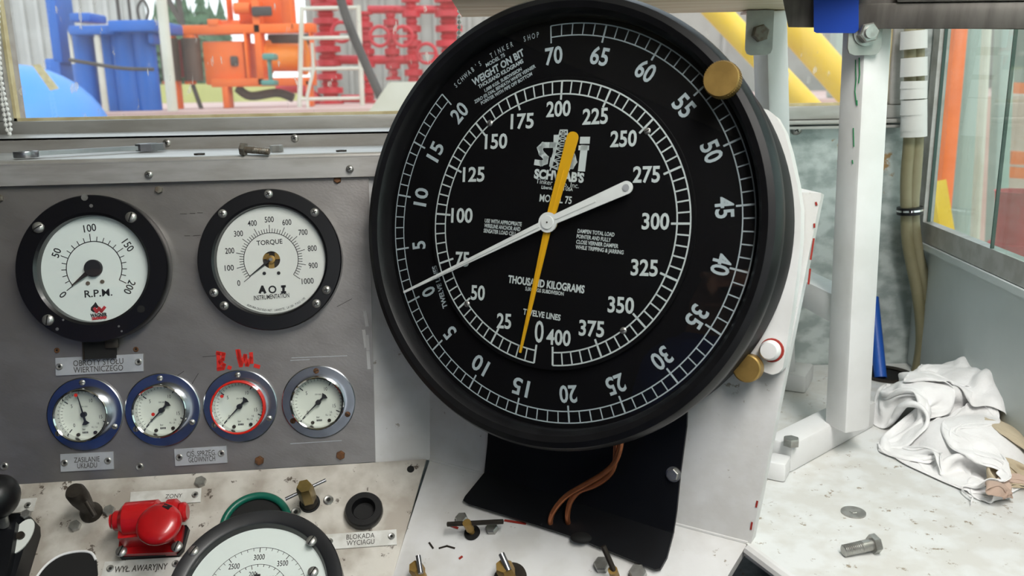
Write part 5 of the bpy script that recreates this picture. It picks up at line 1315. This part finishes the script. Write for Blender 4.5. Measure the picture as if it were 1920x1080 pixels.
mb = omb(); oc(mb, 336, 75, 145, 9, Yo - .05); mb.build('red_cylinder', M['ored'], t)
mb = omb(); ob(mb, 430, 105, 446, 124, Yo - .12, .04); ob(mb, 470, 12, 510, 30, Yo - .16, .02); ob(mb, 500, 64, 585, 84, Yo + .2, .02); ob(mb, 458, 66, 470, 152, Yo - .1, .02); mb.tube([op(445, 165, Yo), op(470, 180, Yo), op(520, 174, Yo), op(550, 184, Yo)], 8 * k, 10, smooth=5); mb.tube([op(360, 155, Yo - .1), op(378, 205, Yo - .1)], 4 * k, 8); mb.build('dark_fittings', M['odark'], t)
mb = omb(); ob(mb, 499, 105, 508, 155, Yo - .3, .06); ob(mb, 490, 100, 514, 112, Yo - .32, .1); ob(mb, 488, 150, 515, 160, Yo - .32, .1); mb.build('teal_clamp', M['oteal'], t)
mb = MB(); mb.tube([op(300, -30, 6), op(338, 40, 6), op(350, 60, 6)], 5 * u_(6), 8); mb.tube([op(330, -30, 6), op(344, 60, 6)], 5 * u_(6), 8); tag(mb.build('dark_struts', M['odark']), 'dark crossing struts above the brown canisters', 'struts')
# red valve stack
Yr = 6.2; k = u_(Yr)
t = thing('valve_stack', 'tall red valve stack of flanged bodies behind the pale ladder', 'valve stack', Matrix.Translation(V((op(700, 200, Yr).x, Yr, zd))))
tI = t.matrix_world.inverted()
def flanged(x, y0, y1, r):
    mb = omb(); n = max(2, int((y1 - y0) / 26)); a, b = op(x, y1, Yr), op(x, y0, Yr); a.z = max(a.z, zd + .001); H = b.z - a.z; pr = [(0, 0)]
    for i in range(n):
        z0 = H * i / n; h = H / n; pr += [(r * 1.5 * k, z0), (r * 1.5 * k, z0 + h * .2), (r * .8 * k, z0 + h * .28), (r * k, z0 + h * .5), (r * .8 * k, z0 + h * .72), (r * 1.5 * k, z0 + h * .8), (r * 1.5 * k, z0 + h)]
    pr.append((0, H)); mb.lathe(pr, 24, Matrix.Translation(a)); mb.build('valve_body', M['ored'], t)
for x, y0, y1, r in ((622, -40, 205, 15), (694, 22, 205, 9), (738, 15, 150, 9), (778, -30, 190, 11), (846, -30, 190, 16)): flanged(x, y0, y1, r)
mb = omb(); oh(mb, 600, 770, 112, 8, Yr); oh(mb, 585, 660, 4, 12, Yr); oh(mb, 690, 860, 18, 7, Yr); oh(mb, 640, 700, 185, 7, Yr)
mb.tube([op(520, 170, Yr), op(560, 165, Yr), op(600, 190, Yr)], 10 * k, 12, smooth=5); mb.build('cross_pipes', M['ored'], t)
for x, y in ((712, 68), (756, 68), (640, 60), (800, 100)):
    mb = omb(); c = op(x, y, Yr - .2); mb.torus(16 * k, 3 * k, 0, 24, 8, Matrix.Translation(c) @ Matrix.Rotation(radians(90), 4, 'X')); mb.box(c, (30 * k, .02, 3 * k)); mb.build('hand_wheel', M['ored'], t)
# pale ladder
Yl = 4.9; k = u_(Yl)
t = thing('pale_ladder', 'pale tubular ladder rail in front of the red valve stack', 'ladder', Matrix.Translation(V((op(620, 200, Yl).x, Yl, zd)))); tI = t.matrix_world.inverted()
mb = omb()
for a, b in (((566, 12), (562, 205)), ((672, 10), (680, 205))): q_ = op(*b, Yl); q_.z = max(q_.z, zd + .001); mb.tube([op(*a, Yl), q_], 4.2 * k, 10)
mb.build('rails', M['opale'], t)
for y in (14, 70, 128, 184):
    mb = omb(); mb.tube([op(565, y + 2, Yl), op(675, y, Yl)], 3.2 * k, 10); mb.build('rung', M['opale'], t)
mb = MB(); mb.tube([op(585, 80, 4.4), op(588, 130, 4.4), op(576, 180, 4.4), V((op(576, 180, 4.4).x, 4.4, zd))], [3 * u_(4.4)], 8); tag(mb.build('grab_hose', M['opale']), 'pale hose hanging beside the orange frame', 'hose')
mb = MB(); mb.tube([op(628, -40, 4.2), op(652, 40, 4.2), op(690, 130, 4.2), op(722, 200, 4.2)], 8 * u_(4.2), 12, smooth=6); tag(mb.build('dark_hose', M['odark']), 'thick dark hose slanting in front of the red valve stack', 'hose')
mb = MB(); a, b = op(700, 170, 3.6), op(790, 215, 3.6); mb.prism([(0, 0), (.24, 0), (.24, .13), (.1, .13)], 0, .25, framemat(V((a.x, 3.6, b.z)), X_, UP, -Y_)); mb.box(((a.x + b.x) / 2, 3.6, b.z / 2), (.06, .06, b.z)); tag(mb.build('cream_cover', M['opale']), 'cream sloped cover low outside beside the huge gauge', 'cover')
# seen through the window behind the posts
def pipe(a, b, rpx, Yd, lbl):
    mb = MB(); p, q = op(*a, Yd), op(*b, Yd); d = (q - p); mb.tube([p - d * .6, q + d * .4], rpx * u_(Yd), 24); tag(mb.build('yellow_pipe', M['oyellow']), lbl, 'pipe')
pipe((1345, 22), (1505, 190), 21, 2.6, 'lower thick yellow pipe slanting behind the farther white post')
pipe((1478, 40), (1610, 190), 27, 2.9, 'upper thick yellow pipe slanting between the two white posts')
wallpanel(1100, -150, 2000, 260, 11.2, M['oconc'], 'site_cabin', 'grey building behind the yellow pipes', 'building', 1.0, ribs=9)
mb = MB(); ob(mb, 1668, -40, 1690, 240, 3.4, .1); tag(mb.build('orange_post', M['oorange']), 'orange upright just left of the cable bundle outside', 'post')
mb = MB(); ob(mb, 1575, -40, 1588, 260, 4.5, .1); tag(mb.build('pale_post', M['opost']), 'slim pale upright between the yellow pipe and the nearer white post', 'post')
# outside the right window
def rp(x, y, Z): return campt(x, y, Z)
def upright(a, b, wpx, Z, m, name, lbl, cat='post'):
    p, q = rp(*a, Z), rp(*b, Z); d = q - p; mb = MB(); mb.beam(p - d * .5, q + d * .6, wpx * Z / FPX, upv=(0, 1, 0), bev=.01); tag(mb.build(name, m), lbl, cat)
upright((1797, 60), (1768, 375), 27, 2.2, M['oorange'], 'orange_post', 'orange upright close behind the frame of the right window')
upright((1826, 60), (1800, 420), 30, 2.5, M['opost'], 'grey_post', 'grey green upright next to the orange upright outside the right window')
upright((1850, 60), (1828, 440), 16, 2.4, M['opale'], 'pale_post', 'narrow cream upright between two grey posts outside the right window')
upright((1884, 60), (1866, 460), 30, 2.3, M['opost'], 'grey_post', 'grey green upright behind the edge of the sliding pane')
p, q = rp(1755, 340, 1.9), rp(1770, 430, 1.9); mb = MB(); mb.beam(p, q + (q - p) * (q.z / (p.z - q.z)), 26 * 1.9 / FPX, upv=(0, 1, 0)); tag(mb.build('yellow_bar', M['oyellow']), 'yellow bar low behind the lower corner of the right window', 'bar')
mb = MB(); mb.beam(rp(1890, 295, 3), rp(1990, 300, 3), 24 * 3 / FPX); mb.beam(rp(1885, 322, 3), rp(1990, 330, 3), 20 * 3 / FPX); mb.beam(rp(1895, 165, 3), rp(1990, 168, 3), 20 * 3 / FPX); mb.beam(rp(1990, 60, 3), rp(1985, 400, 3), 20 * 3 / FPX); tag(mb.build('orange_rails', M['oorange']), 'orange horizontal rails outside at the right end of the window', 'rails')
c = rp(1905, 455, 1.7); kk = 1.7 / FPX; mb = MB(); mb.lathe([(0, 0), (34 * kk, 0), (44 * kk, 95 * kk), (46 * kk, 97 * kk), (42 * kk, 97 * kk), (36 * kk, 60 * kk), (0, 60 * kk)], 32, Matrix.Translation(c)); mb.cyl(c - V((0, 0, c.z)), c, .05, seg=12); tag(mb.build('red_drum', M['ored']), 'red drum low outside the right window', 'drum')
mb = MB(); c = rp(2000, 250, 7.0); mb.box((c.x + 1.0, c.y + 1, 1.6), (.3, 9, 3.6)); tag(mb.build('site_wall', M['oconc']), 'pale grey wall far outside the right window', 'wall')

# ------------------------------------------------------------------ the photographer, mirrored in the gauges
def person():
    J = {'pel': (0, 0, .98), 'wai': (0, .01, 1.12), 'che': (0, .0, 1.32), 'nek': (0, 0, 1.47), 'hea': (0, .02, 1.58), 'top': (0, .01, 1.70),
         'sl': (-.19, 0, 1.40), 'el': (-.25, -.02, 1.12), 'wl': (-.22, .10, .90), 'hl': (-.21, .14, .82),
         'sr': (.19, 0, 1.40), 'er': (.30, .12, 1.24), 'wr': (.42, .26, 1.38), 'hr': (.46, .29, 1.43),
         'tl': (-.11, 0, .90), 'kl': (-.12, .02, .50), 'al': (-.12, -.02, .09), 'fl': (-.13, .14, .04), 'tr': (.11, 0, .90), 'kr': (.12, .02, .50), 'ar': (.12, -.02, .09), 'fr': (.13, .14, .04)}
    E_ = 'pel-wai wai-che che-nek nek-hea hea-top che-sl sl-el el-wl wl-hl che-sr sr-er er-wr wr-hr pel-tl tl-kl kl-al al-fl pel-tr tr-kr kr-ar ar-fr'.split()
    Rr = dict(pel=.15, wai=.145, che=.16, nek=.06, hea=.095, top=.07, sl=.075, el=.055, wl=.035, hl=.035, sr=.075, er=.055, wr=.035, hr=.035, tl=.105, kl=.068, al=.05, fl=.04, tr=.105, kr=.068, ar=.05, fr=.04)
    n = list(J); me = bpy.data.meshes.new('person'); me.from_pydata([J[k] for k in n], [tuple(n.index(q) for q in e.split('-')) for e in E_], [])
    o = bpy.data.objects.new('person', me); col.objects.link(o)
    sk = o.modifiers.new('skin', 'SKIN')
    for i, k in enumerate(n):
        r = Rr[k]; me.skin_vertices[0].data[i].radius = (r * (1.15 if k in ('pel', 'wai', 'che') else 1), r * (.8 if k in ('wai', 'che') else 1))
    me.skin_vertices[0].data[0].use_root = True
    o.modifiers.new('sub', 'SUBSURF').levels = 2; o.modifiers['sub'].render_levels = 2
    bpy.context.view_layer.update()
    dg = bpy.context.evaluated_depsgraph_get(); m2 = bpy.data.meshes.new_from_object(o.evaluated_get(dg)); o.modifiers.clear(); o.data = m2
    m2.materials.clear(); m2.materials.append(M['coverall']); m2.materials.append(M['skin'])
    for p in m2.polygons:
        c = p.center; p.use_smooth = True
        p.material_index = 1 if (c.z > 1.49 or (V(c) - V(J['hl'])).length < .075 or (V(c) - V(J['hr'])).length < .075) else 0
    o.location = (-.74, -.36, 0); o.rotation_euler = (0, 0, radians(-8))
    mb = MB(); mb.sphere((0, 0, 1.655), .108, (1, 1.12, .72)); mb.build('hair', M['hair'], o)
    mb = MB()
    for s_ in (-1, 1): mb.sphere((s_ * .034, .108, 1.60), .011, (1.2, .6, .7), 10)
    mb.sphere((0, .122, 1.575), .014, (.8, 1.1, 1.6), 12); mb.box((0, .108, 1.535), (.045, .012, .008), bev=.003)
    for s_ in (-1, 1): mb.sphere((s_ * .098, .01, 1.59), .026, (.35, .7, 1.1), 12)
    mb.build('face_features', M['skin'], o)
    mb = MB()
    for hd, sg in (('hl', -1), ('hr', 1)):
        h = V(J[hd]); d = (h - V(J['wl' if sg < 0 else 'wr'])).normalized(); sd = d.cross(V((0, 1, 0))).normalized(); nn = sd.cross(d)
        for q, (of, ln) in enumerate(((-.027, .068), (-.009, .080), (.009, .075), (.026, .058))):
            a = h + sd * of + d * .02; mb.tube([a, a + d * ln * .5, a + d * ln * .85 + nn * .015, a + d * ln + nn * .03], [.009, .0085, .008, .006], 8)
        a = h - sd * .03; mb.tube([a, a - sd * .02 + d * .03, a - sd * .024 + d * .055], [.010, .009, .007], 8)
    mb.build('fingers', M['skin'], o)
    tag(o, 'person in a blue coverall mirrored in the gauges, standing at the console', 'person')
person()
